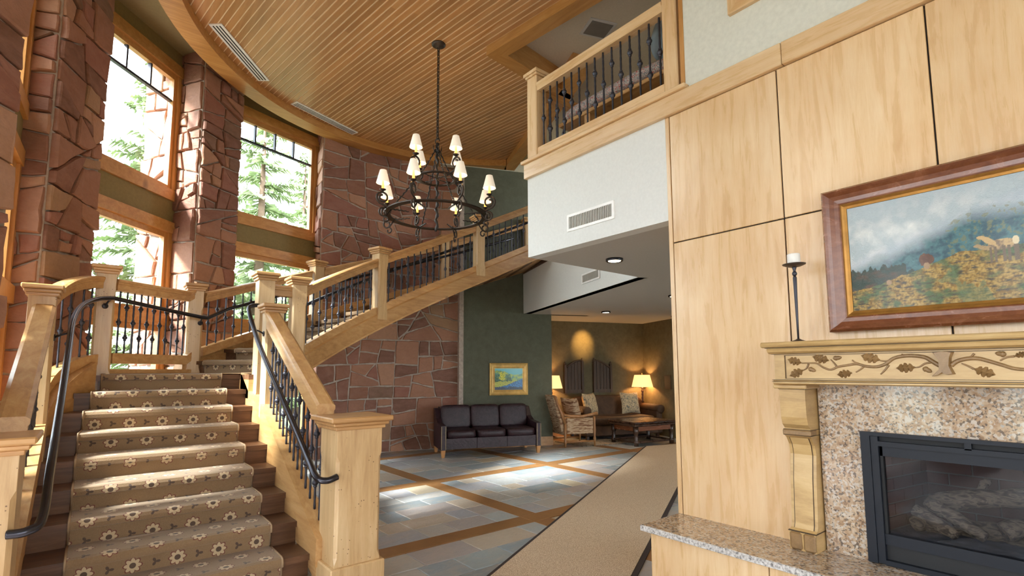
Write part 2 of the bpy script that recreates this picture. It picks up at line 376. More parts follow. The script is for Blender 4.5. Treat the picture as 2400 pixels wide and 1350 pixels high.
WO = {}     # world origin of unrotated thing roots / parts
def _props(o, label, cat, group, kind):
    if label: o['label'] = label
    if cat: o['category'] = cat
    if group: o['group'] = group
    if kind: o['kind'] = kind
def empty(name, loc, label=None, cat=None, group=None, kind=None, rz=0):
    o = bpy.data.objects.new(name, None); COL.objects.link(o); o.location = loc; o.rotation_euler = (0, 0, rz); o.empty_display_size = .1
    _props(o, label, cat, group, kind); WO[o.name] = Vector(loc); return o
def obj(name, mb, mat, parent=None, world=False, label=None, cat=None, group=None, kind=None, origin=None):
    """one mesh object; world=True: mb holds world coordinates, else coordinates of the parent's frame"""
    off = Vector((0, 0, 0))
    if parent is not None and world: off = WO[parent.name]
    if origin is None and parent is None:
        xs = [v[0] for v in mb.v]; ys = [v[1] for v in mb.v]; zs = [v[2] for v in mb.v]
        origin = ((min(xs)+max(xs))/2, (min(ys)+max(ys))/2, min(zs))
    if origin is None: origin = off
    origin = Vector(origin)
    mb.v = [(x-origin.x, y-origin.y, z-origin.z) for x, y, z in mb.v]
    me = mb.mesh(name)
    for m in (mat if isinstance(mat, (list, tuple)) else [mat]): me.materials.append(MATS[m] if isinstance(m, str) else m)
    o = bpy.data.objects.new(name, me); COL.objects.link(o)
    if parent is not None: o.parent = parent; o.location = origin-off
    else: o.location = origin
    WO[o.name] = origin
    _props(o, label, cat, group, kind); return o
def inst(name, me, parent, loc, rz=0, scale=None, world=True, label=None, cat=None, group=None):
    o = bpy.data.objects.new(name, me); COL.objects.link(o); o.parent = parent
    L = Vector(loc); o.location = (L-WO[parent.name]) if (world and parent is not None) else L
    o.rotation_euler = (0, 0, rz)
    if scale: o.scale = scale
    WO[o.name] = L; _props(o, label, cat, group, None); return o
def setmat(me, *mats):
    for m in mats: me.materials.append(MATS[m])
    return me
def copy_tree(o, parent=None):
    c = o.copy(); COL.objects.link(c); c.parent = parent
    for ch in o.children: copy_tree(ch, c)
    return c
def lerp(a, b, t): return tuple(x+(y-x)*t for x, y in zip(a, b))

# ================================================================== STRUCTURE
WC = (3.6, 4.4); WR = 4.12            # curved stone wall / pillars
CC = (3.67, 4.89)                     # centre of the round ceiling
XR = 3.2                              # fireplace wall plane
ZC = 2.487                            # low ceiling
ZF2 = 3.353                           # upper floor
ZCEIL = 5.42

def clip(poly, p, n):
    out = []; m = len(poly)
    for i in range(m):
        a, b = poly[i], poly[(i+1) % m]; da = (a[0]-p[0])*n[0]+(a[1]-p[1])*n[1]; db = (b[0]-p[0])*n[0]+(b[1]-p[1])*n[1]
        if da <= 0: out.append(a)
        if (da < 0 < db) or (db < 0 < da): t = da/(da-db); out.append((a[0]+(b[0]-a[0])*t, a[1]+(b[1]-a[1])*t))
    return out
def cells(w, h, n, asp, R):
    """flagstone layout: rough blocks split again and again by slightly tilted lines"""
    target = w*h/n; res = []
    def area(p): return abs(sum(p[i][0]*p[(i+1) % len(p)][1]-p[(i+1) % len(p)][0]*p[i][1] for i in range(len(p))))/2
    def split(poly, tgt):
        ar = area(poly)
        if ar < tgt or len(poly) < 3:
            if ar > .0012: res.append(poly)
            return
        xs = [p[0] for p in poly]; ys = [p[1] for p in poly]; dx, dy = max(xs)-min(xs), max(ys)-min(ys)
        t = R.uniform(.34, .66); tilt = R.choice((.3, 1, 1, 1.5, 2.6))*R.uniform(-.28, .28)
        if dx > dy*asp: p = (min(xs)+dx*t, min(ys)+dy*.5); nrm = (cos(tilt), sin(tilt))
        else: p = (min(xs)+dx*.5, min(ys)+dy*t); nrm = (sin(tilt), cos(tilt))
        for sg in (1, -1):
            q = clip(poly, p, (nrm[0]*sg, nrm[1]*sg))
            if len(q) >= 3: split(q, target*R.choice((.45, .8, 1.3, 1.9, 2.6)))
    y = 0
    while y < h-.01:
        hh = min(h-y, R.uniform(.7, 1.2)); 
        if h-y-hh < .4: hh = h-y
        split([(0, y), (w, y), (w, y+hh), (0, y+hh)], target); y += hh
    return res
def inset(poly, d):
    cx = sum(p[0] for p in poly)/len(poly); cy = sum(p[1] for p in poly)/len(poly); out = poly
    n = len(poly)
    for i in range(n):
        a, b = poly[i], poly[(i+1) % n]; e = (b[0]-a[0], b[1]-a[1]); l = hypot(*e)
        if l < 1e-5: continue
        nx, ny = e[1]/l, -e[0]/l
        if (cx-a[0])*nx+(cy-a[1])*ny > 0: nx, ny = -nx, -ny
        out = clip(out, (a[0]-nx*d, a[1]-ny*d), (nx, ny))
        if len(out) < 3: return []
    return out
def stones(parent, mapf, w, h, n, seed, asp=1.45, dmin=.025, dmax=.06, joint=.011, z0=0.0):
    R = random.Random(seed)
    for poly in cells(w, h, n, asp, R):
        p = inset(poly, joint)
        if len(p) < 3: continue
        q = []
        for i in range(len(p)):
            a, b = p[i], p[(i+1) % len(p)]; l = hypot(b[0]-a[0], b[1]-a[1])
            if l < .012: continue
            q.append((a[0]+R.uniform(-.004, .004), a[1]+R.uniform(-.004, .004)))
            k = int(l/.13)
            for t in range(1, k+1):
                f = t/(k+1); j = .012*R.uniform(-1, .6); q.append((a[0]+(b[0]-a[0])*f-(b[1]-a[1])/l*j, a[1]+(b[1]-a[1])*f+(b[0]-a[0])/l*j))
        if len(q) < 3: continue
        xs = [v[0] for v in q]; ys = [v[1] for v in q]
        if (max(xs)-min(xs)) < .03 or (max(ys)-min(ys)) < .03: continue
        cx = sum(xs)/len(q); cy = sum(ys)/len(q); d = R.uniform(dmin, dmax); tx, ty = R.uniform(-.05, .05), R.uniform(-.05, .05)
        m = len(q); vs = []; 
        for lev in range(3):
            for (x, y) in q:
                if lev < 2: k = 1.0
                else: rr = hypot(x-cx, y-cy) or 1; k = max(.6, 1-.012/rr)
                X, Y = cx+(x-cx)*k, cy+(y-cy)*k
                dd = (-.02, d*.72+R.uniform(-.004, .004), d+(x-cx)*tx+(y-cy)*ty)[lev]
                vs.append(mapf(X, Y+z0, dd))
        vs.append(mapf(cx, cy+z0, d+.004))
        fs = []
        for lev in range(2):
            for i in range(m): j = (i+1) % m; fs.append((lev*m+i, lev*m+j, (lev+1)*m+j, (lev+1)*m+i))
        for i in range(m): fs.append((2*m+i, 2*m+(i+1) % m, 3*m))
        mb = MB().add(vs, fs); obj('stone', mb, 'stone', parent, True, origin=mapf(cx, cy+z0, 0))
def facemap(p, q, inside):
    l = hypot(q[0]-p[0], q[1]-p[1]); ux, uy = (q[0]-p[0])/l, (q[1]-p[1])/l; nx, ny = uy, -ux
    if (inside[0]-p[0])*nx+(inside[1]-p[1])*ny < 0: nx, ny = -nx, -ny
    return (lambda s, z, d: (p[0]+ux*s+nx*d, p[1]+uy*s+ny*d, z)), l

# ---- floor: grout bed, slate tiles, wood strips
fl = obj('floor', MB().box(-6, 13, -5, 10, -.12, -.006), 'grout', kind='structure', origin=(0, 0, 0), label='slate tile floor divided by dark wood strips', cat=None)
R = random.Random(3)
GX = [1.26, 3.29, 5.33, 7.36]; GY = [1.72, 3.75, 5.78, 7.80]; SW = .205
tile_me = {}
def tile(x0, x1, y0, y1):
    g = .005; h = R.uniform(-.0015, .002)
    obj('tile', MB().bbox(x0+g, x1-g, y0+g, y1-g, -.03, h, .0022), 'slate', fl, True, origin=((x0+x1)/2, (y0+y1)/2, 0))
for ix, gx in enumerate(GX):
    for iy, gy in enumerate(GY):
        x0, y0 = gx+SW, gy+SW; x1, y1 = gx+2.035, gy+2.025
        if iy == 3: y1 = 8.6
        if (ix == 3 and iy == 0) or (ix == 0 and iy == 3) or (ix == 2 and iy == 0): continue
        if ix == 3: x1 = 9.9
        y = y0
        while y < y1-.05:
            hgt = R.choice((.24, .3, .3, .36)); 
            if y+hgt > y1-.16: hgt = y1-y
            x = x0
            while x < x1-.05:
                wd = R.choice((.24, .3, .42, .5, .6)); 
                if x+wd > x1-.2: wd = x1-x
                tile(x, x+wd, y, y+hgt); x += wd
            y += hgt
for gx in GX:
    for k in range(len(GY)):
        obj('wood_strip', MB().bbox(gx, gx+SW, GY[k]+SW, GY[k]+2.03, -.03, .002, .002), 'floor_strip', fl, True, origin=(gx, GY[k]+1, 0))
for gy in GY:
    for k, gx in enumerate([-.7]+GX):
        obj('wood_strip', MB().bbox(gx, min(gx+2.03, 9.9) if k else GX[0], gy, gy+SW, -.03, .0025, .002), 'floor_strip', fl, True, origin=(gx+1, gy, 0))
obj('floor_border', MB().prism([(1.3, 8.6), (6.6, 8.6), (6.6, 8.9), (1.3, 8.9)], -.03, 0), 'slate', fl, True, origin=(4, 8.7, 0))
obj('floor_slab', MB().box(7.6, 9.9, 1.7, 3.75, -.03, .001), 'slate', fl, True, origin=(8, 2, 0))
obj('floor_slab', MB().box(-6, 1.26, -5, 9, -.03, .001), 'slate', fl, True, origin=(0, 0, 0))
obj('floor_slab', MB().box(1.26, 9.9, -5, 1.72, -.03, .001), 'slate', fl, True, origin=(4, 0, 0))

# ---- curved stone wall
def wmap(a0):
    return lambda s, z, d: (WC[0]+(WR-d)*cos(a0-s/WR), WC[1]+(WR-d)*sin(a0-s/WR), z)
aL = atan2(8.44-WC[1], 2.79-WC[0]); aR = atan2(7.99-WC[1], 5.25-WC[0])
WL = (aL-aR)*WR
poly = []
for i in range(17): a = aL+(aR-aL)*i/16; poly.append((WC[0]+WR*cos(a), WC[1]+WR*sin(a)))
aL2 = atan2(9.0-WC[1], 2.97-WC[0])
for i in range(16, -1, -1): a = aL2+(aR-aL2)*i/16; poly.append((WC[0]+(WR+.45)*cos(a), WC[1]+(WR+.45)*sin(a)))
wb = obj('wall_back', MB().prism(poly, -.05, 6.0), 'mortar', kind='structure', origin=(3.8, 8.6, 0), label='curved wall of red sandstone behind the staircase')
stones(wb, wmap(aL), WL, 5.75, 165, 11, dmin=.010, dmax=.030, joint=.0135)
# left return of that wall beside the second window
m_, l_ = facemap((2.82, 8.47), (2.95, 9.6), (2.2, 8.8)); stones(wb, m_, l_, 5.6, 60, 12)
core = MB().prism([(2.83, 8.47), (2.96, 9.6), (3.4, 9.6), (3.3, 8.6)], -.05, 6.0); obj('wall_core', core, 'mortar', wb, True)

# ---- stone pillars
PIL = [((-1.02, 3.2), (-.455, 4.2), (-.99, .10)), ((-.41, 6.02), (-.078, 6.78), (-.967, .254)), ((.915, 7.52), (1.445, 7.915), (-.49, .872))]
PN = ['thick red sandstone pillar standing nearest the camera at the picture edge', 'red sandstone pillar between the narrow side window and the tall window', 'red sandstone pillar between the two tall windows']
for i, (FL, FR, od) in enumerate(PIL):
    if i == 0: Lo = (FL[0]-1.0, FL[1]+.2)
    else: Lo = (FL[0]+od[0]*(1.08 if i == 2 else .8), FL[1]+od[1]*(1.08 if i == 2 else .8))
    o2 = {0: (-.99, .10), 1: (-.889, .459), 2: (-.52, .855)}[i]
    Ro = (FR[0]+o2[0]*(.85 if i == 2 else .8), FR[1]+o2[1]*(.85 if i == 2 else .8))
    base = ((FL[0]+FR[0])/2, (FL[1]+FR[1])/2, 0)
    pl = obj('pillar_%d' % (i+1), MB().prism([FL, FR, Ro, Lo], -.3, 5.9), 'mortar', kind='structure', origin=base, label=PN[i])
    m_, l_ = facemap(FL, FR, (3.6, 4.4)); stones(pl, m_, l_, 5.75, 62, 20+i, 1.2, dmin=.02, dmax=.055)
    if i: m_, l_ = facemap(FL, Lo, (FL[0]-.3, FL[1]-.6)); stones(pl, m_, l_, 5.75, 78, 30+i, 1.15, dmin=.02, dmax=.055)
    if i == 0: m_, l_ = facemap(FR, Ro, (FR[0], FR[1]+1)); stones(pl, m_, l_, 5.75, 60, 40, 1.2, dmin=.02, dmax=.05)

# ---- windows
def bay(name, Apt, Bpt, label, verts=4, ext_l=0.0, ext_r=0.0):
    fm, L = facemap(Apt, Bpt, (3.6, 4.4))
    def bb(mb, s0, s1, d0, d1, z0, z1):
        vs = [fm(s, z, d) for z in (z0, z1) for (s, d) in ((s0, d0), (s1, d0), (s1, d1), (s0, d1))]
        return mb.add(vs, [(0, 3, 2, 1), (4, 5, 6, 7), (0, 1, 5, 4), (1, 2, 6, 5), (2, 3, 7, 6), (3, 0, 4, 7)])
    root = empty(name, fm(L/2, 0, 0), label, None, None, 'structure')
    def part(nm, mat, *boxes, par=None):
        mb = MB()
        for b_ in boxes: bb(mb, *b_)
        return obj(nm, mb, mat, par or root, True, origin=fm((boxes[0][0]+boxes[0][1])/2, boxes[0][4], 0))
    part('frieze_panel', 'olive_paint', (-.1, L+.1, -.05, .02, 5.43, 5.80))
    tiers = [(3.74, 5.43, True), (2.13, 3.32, False), (.42, 1.98, False)]
    part('head_trim', 'trim_x', (-.1, L+.1, -.04, .055, 5.285, 5.43))
    part('sill_trim', 'trim_x', (-.1, L+.1, -.04, .055, 3.60, 3.74))
    part('spandrel_panel', 'olive_paint', (-.1, L+.1, -.04, .02, 3.31, 3.61))
    part('head_trim', 'trim_x', (-.1, L+.1, -.04, .055, 3.18, 3.32))
    part('sill_trim', 'trim_x', (-.1, L+.1, -.04, .07, 1.98, 2.13))
    part('base_panel', 'trim_x', (-.1, L+.1, -.04, .055, -.05, .42))
    for (z0, z1, top) in ((3.74, 5.285, True), (2.13, 3.18, False), (.42, 1.98, False)):
        part('jamb_casing', 'trim_z', (0, .10, -.04, .04, z0, z1)); part('jamb_casing', 'trim_z', (L-.10, L, -.04, .04, z0, z1))
        fr = part('sash_frame', 'trim_z', (.10, .15, -.05, .015, z0, z1))
        part('sash_stile', 'trim_z', (L-.15, L-.10, -.05, .015, z0, z1))
        part('sash_rail', 'trim_x', (.15, L-.15, -.05, .015, z1-.07, z1)); part('sash_rail', 'trim_x', (.15, L-.15, -.05, .015, z0, z0+.05))
        ztr = z1-.36 if top else None
        part('pane', 'glass', (.15, L-.15, -.022, -.016, z0+.05, (ztr if top else z1-.07)))
        if top:
            part('transom_bar', 'iron', (.15, L-.15, -.045, .0, ztr-.014, ztr+.014))
            n = verts
            for k in range(n):
                s0 = .15+(L-.30)*k/n; s1 = .15+(L-.30)*(k+1)/n
                part('pane', 'glass', (s0+.01, s1-.01, -.022, -.016, ztr+.014, z1-.07))
                if k: part('muntin', 'iron', (s0-.012, s0+.012, -.045, .0, ztr+.014, z1-.07))
    return root
bay('window_1', (-.68, 4.35), (-.62, 6.06), 'narrow strip of window between the two nearest stone pillars')
bay('window_2', (-.50, 6.60), (.70, 7.89), 'tall wood framed window between stone pillars showing an outside stone pier')
bay('window_3', (1.30, 8.32), (2.85, 8.87), 'tall wood framed window showing pine trees, beside the curved stone wall')

# ---- round ceiling: planks, ring band, cove
PD = (cos(radians(97.5)), sin(radians(97.5))); PX = (PD[1], -PD[0])     # plank direction, across
oc = (3.571, 4.897)             # corner of the opening
def pl2(u, v): return (oc[0]+PX[0]*u+PD[0]*v, oc[1]+PX[1]*u+PD[1]*v)
e3a, e3b = (6.055, 7.797), (4.70, 4.50)
cl = obj('ceiling', MB().box(-4.4, 3.25, -5, 3.9, 5.75, 5.85), 'ceiling_paint', kind='structure', origin=(0, 0, 5.75), label='round ceiling of narrow orange wood planks inside a curved wood band')
PWD = .0765; Rc = 3.52
u = -3.75
while u < 3.3:
    u1 = u+PWD; um = (u+u1)/2
    # chord of the circle along this strip
    cx_ = (CC[0]-oc[0])*PX[0]+(CC[1]-oc[1])*PX[1]; cv_ = (CC[0]-oc[0])*PD[0]+(CC[1]-oc[1])*PD[1]
    q = Rc*Rc-(um-cx_)**2
    if q > 0:
        vtop = cv_+sqrt(q); vbot = cv_-sqrt(q)
        if um > 0:      # cut by the opening: edge 2 (v=0) then the slanted edge 3
            vbot = max(vbot, -.06)
            # slanted edge in u,v
            def uv(p): return ((p[0]-oc[0])*PX[0]+(p[1]-oc[1])*PX[1], (p[0]-oc[0])*PD[0]+(p[1]-oc[1])*PD[1])
            a_, b_ = uv(e3a), uv(e3b); t_ = (um-b_[0])/(a_[0]-b_[0])
            if t_ > 0: vbot = max(vbot, b_[1]+(a_[1]-b_[1])*t_-.05)
        vbot = max(vbot, -4.2)
        if vtop-vbot > .15:
            g = .0045; mid = vbot+(vtop-vbot)*rnd.uniform(.25, .75)
            for (va, vb) in ((vbot, mid), (mid, vtop)):
                poly = [pl2(u+g, va+.001), pl2(u1-g, va+.001), pl2(u1-g, vb-.001), pl2(u+g, vb-.001)]
                mb = MB(); n = 4
                lo = [(x, y, ZCEIL) for x, y in poly]; ed = [pl2(u+g+.004, va), pl2(u1-g-.004, va), pl2(u1-g-.004, vb), pl2(u+g+.004, vb)]
                vs = [(x, y, ZCEIL-.006) for x, y in ed]+lo+[(x, y, ZCEIL+.02) for x, y in poly]
                mb.add(vs, [(0, 3, 2, 1)]+[(i, i+4, (i+1) % 4+4, (i+1) % 4) for i in range(4)]+[(i+4, i+8, (i+1) % 4+8, (i+1) % 4+4) for i in range(4)]+[(8, 9, 10, 11)])
                o = obj('ceiling_plank', mb, 'plank_wood', cl, True, origin=(*pl2(um, (va+vb)/2), ZCEIL)); 
    u = u1
deck = MB()
pts = [(CC[0]+3.5*cos(radians(a)), CC[1]+3.5*sin(radians(a))) for a in range(58, 262, 6)]
# backing above planks, in two convex pieces
disc = [(CC[0]+3.5*cos(radians(a)), CC[1]+3.5*sin(radians(a))) for a in range(0, 360, 6)]
deck.prism(clip(disc, pl2(.06, 0), PX), ZCEIL+.021, ZCEIL+.06)
rgt = clip(clip(disc, pl2(.06, 0), (-PX[0], -PX[1])), pl2(0, .0), (-PD[0], -PD[1]))
rgt = clip(rgt, e3b, (e3a[1]-e3b[1], -(e3a[0]-e3b[0]))); deck.prism(rgt, ZCEIL+.021, ZCEIL+.06)
deck.v = [(x, y, z-.0225) for x, y, z in deck.v]
obj('plank_backing', deck, 'groove', cl, True)
ring = MB(); path = [(CC[0]+3.52*cos(radians(a)), CC[1]+3.52*sin(radians(a)), 5.30) for a in range(49, 230, 3)]
ring.sweep(path, [(-.12, 0), (.12, 0), (.12, .14), (.10, .16), (-.10, .16), (-.12, .14)])
obj('curved_band', ring, 'trim_x', cl, True)
cove = MB()
pa = [(CC[0]+3.58*cos(radians(a)), CC[1]+3.58*sin(radians(a))) for a in range(40, 236, 4)]; n = len(pa)
pb = [(CC[0]+4.75*cos(radians(a)), CC[1]+4.75*sin(radians(a))) for a in range(40, 236, 4)]
cove.add([(x, y, 5.62) for x, y in pa]+[(x, y, 5.62) for x, y in pb]+[(x, y, 5.44) for x, y in pa], [(i, i+1, n+i+1, n+i) for i in range(n-1)]+[(i, i+1, 2*n+i+1, 2*n+i) for i in range(n-1)])
obj('cove_soffit', cove, 'cove_paint', cl, True)
# opening trim
tr = [pl2(0, -4.2), pl2(0, 0), pl2(1.0, 0)]
def beam(nm, a, b, wd=.19, z0=5.30, z1=5.66, side=1):
    l = hypot(b[0]-a[0], b[1]-a[1]); nx, ny = (b[1]-a[1])/l*side, -(b[0]-a[0])/l*side
    obj(nm, MB().prism([a, b, (b[0]+nx*wd, b[1]+ny*wd), (a[0]+nx*wd, a[1]+ny*wd)], z0, z1), 'trim_x', cl, True)
obj('opening_beam', MB().prism([pl2(0, -4.3), pl2(0, 0), pl2(.19, -.19), pl2(.19, -4.3)], 5.30, 5.66), 'trim_y', cl, True)
obj('opening_beam', MB().prism([pl2(0, 0), pl2(1.55, 0), pl2(1.55, -.19), pl2(.19, -.19)], 5.30, 5.66), 'trim_x', cl, True)
obj('opening_beam', MB().prism([(e3a[0]+.30, e3a[1]+.72), e3b, (e3b[0]+.21, e3b[1]-.05), (e3a[0]+.51, e3a[1]+.67)], 5.30, 5.66), 'trim_y', cl, True)
obj('upper_ceiling', MB().box(3.25, 12, -5, 9, 5.6, 5.7), 'upper_paint', cl, True)
obj('ceiling_cover', MB().prism([(-4.4, -5), (8.5, -5), (8.5, 9.2), (2.6, 9.5), (.7, 8.7), (-.6, 7.4), (-1.2, 5.8), (-1.5, 4.0), (-4.4, 3.9)], 5.86, 5.95), 'trim_x', cl, True)

# ---- fireplace wall: core, panels, trim, plaster above
wr = obj('wall_right', MB().box(XR+.012, XR+.55, 1.02, 2.10, 0, ZC+.75).box(XR+.012, XR+.55, -5, .15, 0, ZC+.75).box(XR+.012, XR+.55, .15, 1.02, 1.12, ZC+.75).box(XR+.012, XR+.55, .15, 1.02, 0, .42), 'dark_gap', kind='structure', origin=(XR, 0, 0), label='maple panelled fireplace wall')
JY = [2.10, 1.33, .59, -.15, -.9, -1.65, -2.4, -3.15, -4.0, -5]
for k in range(len(JY)-1):
    for (z0, z1) in ((1.32 if k in (1, 2) else .30, 2.312), (2.312, 3.262)):
        g = .004; y1, y0 = JY[k]-g, JY[k+1]+g
        obj('maple_panel', MB().bbox(XR-.004, XR+.012, y0, y1, z0+g, z1-g, .003), 'maple_z', wr, True, origin=(XR, (y0+y1)/2, z0))
obj('maple_panel', MB().bbox(XR-.004, XR+.012, 1.15, 1.326, .30, 1.318, .003), 'maple_z', wr, True, origin=(XR, 1.2, .3)); obj('maple_panel', MB().bbox(XR-.004, XR+.012, -.15, .03, .30, 1.318, .003), 'maple_z', wr, True, origin=(XR, 0, .3))
obj('end_panel', MB().bbox(XR-.004, XR+.55, 2.102, 2.135, 0, 3.26, .003), 'maple_z', wr, True)
for k, (a, b) in enumerate(((-5, -.6), (-.597, 1.28), (1.283, 3.72))):
    obj('trim_board', MB().bbox(XR-.035, XR+.02, a, b, 3.262, 3.405, .004), 'maple_y', wr, True, origin=(XR, (a+b)/2, 3.26))
obj('plaster_upper', MB().box(XR, XR+.3, -5, 1.96, 3.40, 5.80), 'sage_paint', wr, True)
obj('corner_bead', MB().box(XR-.003, XR+.05, 1.955, 1.99, 3.41, 5.3), 'trim_z', wr, True)
t = empty('window_4', (XR, 1.0, 3.77), 'corner of a maple framed opening high on the plaster wall', None, None, 'structure')
obj('casing', MB().ext([(XR-.03, 1.605, 3.77), (XR-.03, .0, 3.77), (XR-.03, .10, 3.87), (XR-.03, 1.505, 3.87)], (.03, 0, 0)), 'maple_y', t, True)
obj('casing', MB().ext([(XR-.03, 1.605, 3.77), (XR-.03, 1.505, 3.87), (XR-.03, 1.505, 5.2), (XR-.03, 1.605, 5.2)], (.03, 0, 0)), 'maple_z', t, True)
obj('backing', MB().box(XR-.01, XR-.001, .0, 1.50, 3.86, 5.2), 'sage_paint', t, True)

# ---- white fascia, low ceiling, slab
AP = (4.90, 3.72); FC = (6.352, 7.494); GC = (6.87, 7.27); GS = (5.25, 7.97)
wf = obj('wall_fascia', MB().box(XR, XR+.12, 2.135, 3.70, ZC, 3.27), 'white_paint', kind='structure', label='white fascia wall under the balcony rail')
obj('slab_edge', MB().box(XR+.121, AP[0], 3.60, 3.70, ZC+.001, ZF2), 'white_paint', wf, True)
soff = obj('wall_soffit', MB().ext([(AP[0], AP[1], ZC), (FC[0], FC[1], ZC), (FC[0], FC[1], ZF2), (AP[0], AP[1], ZF2)], (.12, -.05, 0)), 'white_paint', kind='structure', label='white soffit face behind the stair head')
lowp = [(XR+.12, 3.70), (AP[0], 3.70), (AP[0]+.02, AP[1]), (FC[0]+.02, FC[1]), GC, (7.2, 8.6), (10.6, 8.2), (10.6, -5), (XR+.12, -5)]
obj('ceiling_low', MB().prism(lowp, ZC, ZC+.1), 'ceiling_paint', kind='structure', label='low plaster ceiling with recessed lights beneath the balcony')
obj('floor_upper', MB().prism([(XR+.05, 3.66), (AP[0], 3.66), (AP[0], AP[1]), (FC[0], FC[1]), (6.9, 7.2), (9, 7), (9, -5), (XR+.05, -5)], ZF2-.1, ZF2), 'oak_y', kind='structure', label='upper floor behind the balcony rail')

# ---- green wall and alcove
def wallq(name, a, b, z0, z1, mat, label, th=.12, out=None, parent=None):
    l = hypot(b[0]-a[0], b[1]-a[1]); nx, ny = -(b[1]-a[1])/l*th, (b[0]-a[0])/l*th
    return obj(name, MB().prism([a, b, (b[0]+nx, b[1]+ny), (a[0]+nx, a[1]+ny)], z0, z1), mat, parent, parent is not None, kind=None if parent else 'structure', label=label)
wg = wallq('wall_green', GS, (7.6, 6.955), ZC-.0, 5.285, 'green', 'dark green suede finish wall above the leather sofa')
obj('lower_face', MB().prism([GS, GC, (GC[0]+.05, GC[1]+.11), (GS[0]+.05, GS[1]+.11)], 0, ZC), 'green', wg, True)
wallq('cream_face', (4.9, 8.12), (7.6, 6.955), 5.285, 5.8, 'cream_paint', None, parent=wg)
obj('corner_bead', MB().prism([(GS[0]-.045, GS[1]+.0), (GS[0]+.03, GS[1]-.03), (GS[0]+.05, GS[1]+.05), (GS[0]-.02, GS[1]+.09)], 0, 5.3), 'mortar', wg, True)
AB0, AB1, AB2 = (7.76-.9, 8.18+.30), (9.95, 7.44), (9.38, 6.15)
wa = wallq('wall_alcove', AB0, AB1, 0, ZC, 'alcove', 'tan suede finish wall at the back of the seating alcove')
wallq('side_face', AB1, AB2, 0, ZC, 'alcove', None, parent=wa)
wallq('return_face', AB2, (9.75, 5.6), 0, ZC, 'green', None, parent=wa)
obj('alcove_side', MB().prism([GC, (6.86, 8.48), (6.75, 8.48), (6.75, 7.35)], 0, ZC), 'alcove', wa, True)
for nm, a, b in (('baseboard_green', GS, GC), ('baseboard_alcove', AB0, AB1)):
    l = hypot(b[0]-a[0], b[1]-a[1]); nx, ny = (b[1]-a[1])/l*.016, -(b[0]-a[0])/l*.016
    obj(nm, MB().prism([(a[0]+nx, a[1]+ny), (b[0]+nx, b[1]+ny), b, a], 0, .165), 'trim_x', kind='structure', label='honey wood baseboard along the %s wall' % nm.split('_')[1])
obj('door_1', MB().prism([(9.62, 5.95), (9.80, 5.5), (9.72, 5.47), (9.54, 5.92)], 0, 2.08), 'dark_wood', kind='structure', label='dark door edge at the side of the alcove')
# enclosure outside the picture
obj('wall_alcove_end', MB().box(9.9, 10.0, -5, 6.2, 0, ZC), 'ceiling_paint', kind='structure', label='plain wall closing the low corridor')
obj('wall_upper_back', MB().box(6.4, 6.5, -5, 6.0, ZF2, 5.7), 'upper_paint', kind='structure', label='taupe wall at the back of the upper hall')
wbk = empty('unseen_wall_rear', (-1, -5, 0), 'unseen rear wall behind the camera, openings added for fill light', None, None, 'structure')
for k in range(5):  # invented openings between these uprights, sized for the frontal fill daylight
    obj('mullion', MB().box(-6+k*2.25, -4.75+k*2.25, -5.1, -5, 0, 5.8), 'trim_z', wbk, True)
obj('head_beam', MB().box(-6, 3.2, -5.1, -5, 3.9, 5.8), 'olive_paint', wbk, True); obj('sill_beam', MB().box(-6, 3.2, -5.1, -5, 0, .3), 'trim_x', wbk, True)
wlf = empty('wall_left', (-4, -1, 0), 'outer wall with glazed openings beside the camera', None, None, 'structure')
for k in range(6):
    obj('mullion', MB().box(-4.4, -4.1, -5+k*1.6, -4.2+k*1.6, 0, 5.8), 'mortar', wlf, True)
obj('head_beam', MB().box(-4.35, -4.15, -5, 4, 3.9, 5.8), 'olive_paint', wlf, True); obj('sill_beam', MB().box(-4.35, -4.15, -5, 4, 0, .3), 'trim_y', wlf, True)
obj('ground', MB().box(-60, 60, -60, 60, -.6, -.35), 'ground_out', kind='structure', label='pale ground outside the windows')

# ================================================================== STAIRCASE
RS = .1524; RUN = .302; Y0 = 3.78; XS0, XS1 = -.25, 1.24
SC2 = (3.98, 2.56); RI, RO = 4.0, 5.38; TH0, DTH = 125.0, 4.77
ZL = 9*RS
def nz(y): return RS + (y-Y0)/RUN*RS                         # nosing line, first flight
def nz2(th): return ZL + RS*((TH0-th)/DTH+1)                 # nosing line, second flight
def pol(r, th): return (SC2[0]+r*cos(radians(th)), SC2[1]+r*sin(radians(th)))
st = empty('staircase', (.5, 5.0, 0), 'curving wooden staircase with carved newel posts, iron balusters and landing', 'staircase')
def lx(y):      # left end of the steps: straight, then curving in to the landing post
    return XS0 if y < 5.25 else XS0+.30*((y-5.25)/.95)**2
for k in range(9):
    y = Y0+k*RUN; z = (k+1)*RS
    if k < 8:
        a, b = lx(y), lx(y+RUN)
        mb = MB().ext([(a, y-.025, z-.042), (XS1, y-.025, z-.042), (XS1, y+RUN, z-.042), (b, y+RUN, z-.042)], (0, 0, .042)); obj('tread', mb, 'oak_x', st, True, origin=(.5, y, z))
    mb = MB().box(lx(y), XS1, y, y+.025, z-RS, z-.042); obj('riser', mb, 'oak_x', st, True, origin=(.5, y, z))
yl = Y0+8*RUN
PI_, PDp = pol(3.97, 125.3), pol(5.36, 124.9)
landp = [(.02, yl-.025), (XS1, yl-.025), (XS1, 5.78), (1.72, 5.74), (PI_[0]+.05, PI_[1]+.02), (PDp[0]+.04, PDp[1]), (PDp[0]-.03, PDp[1]+.05), (-.02, 6.42)]
obj('landing', MB().prism(landp, ZL-.05, ZL), 'oak_x', st, True)
obj('landing_soffit', MB().prism([(.02, yl+.05), (XS1, yl+.05)]+landp[2:], ZL-.24, ZL-.05), 'alder_x', st, True)
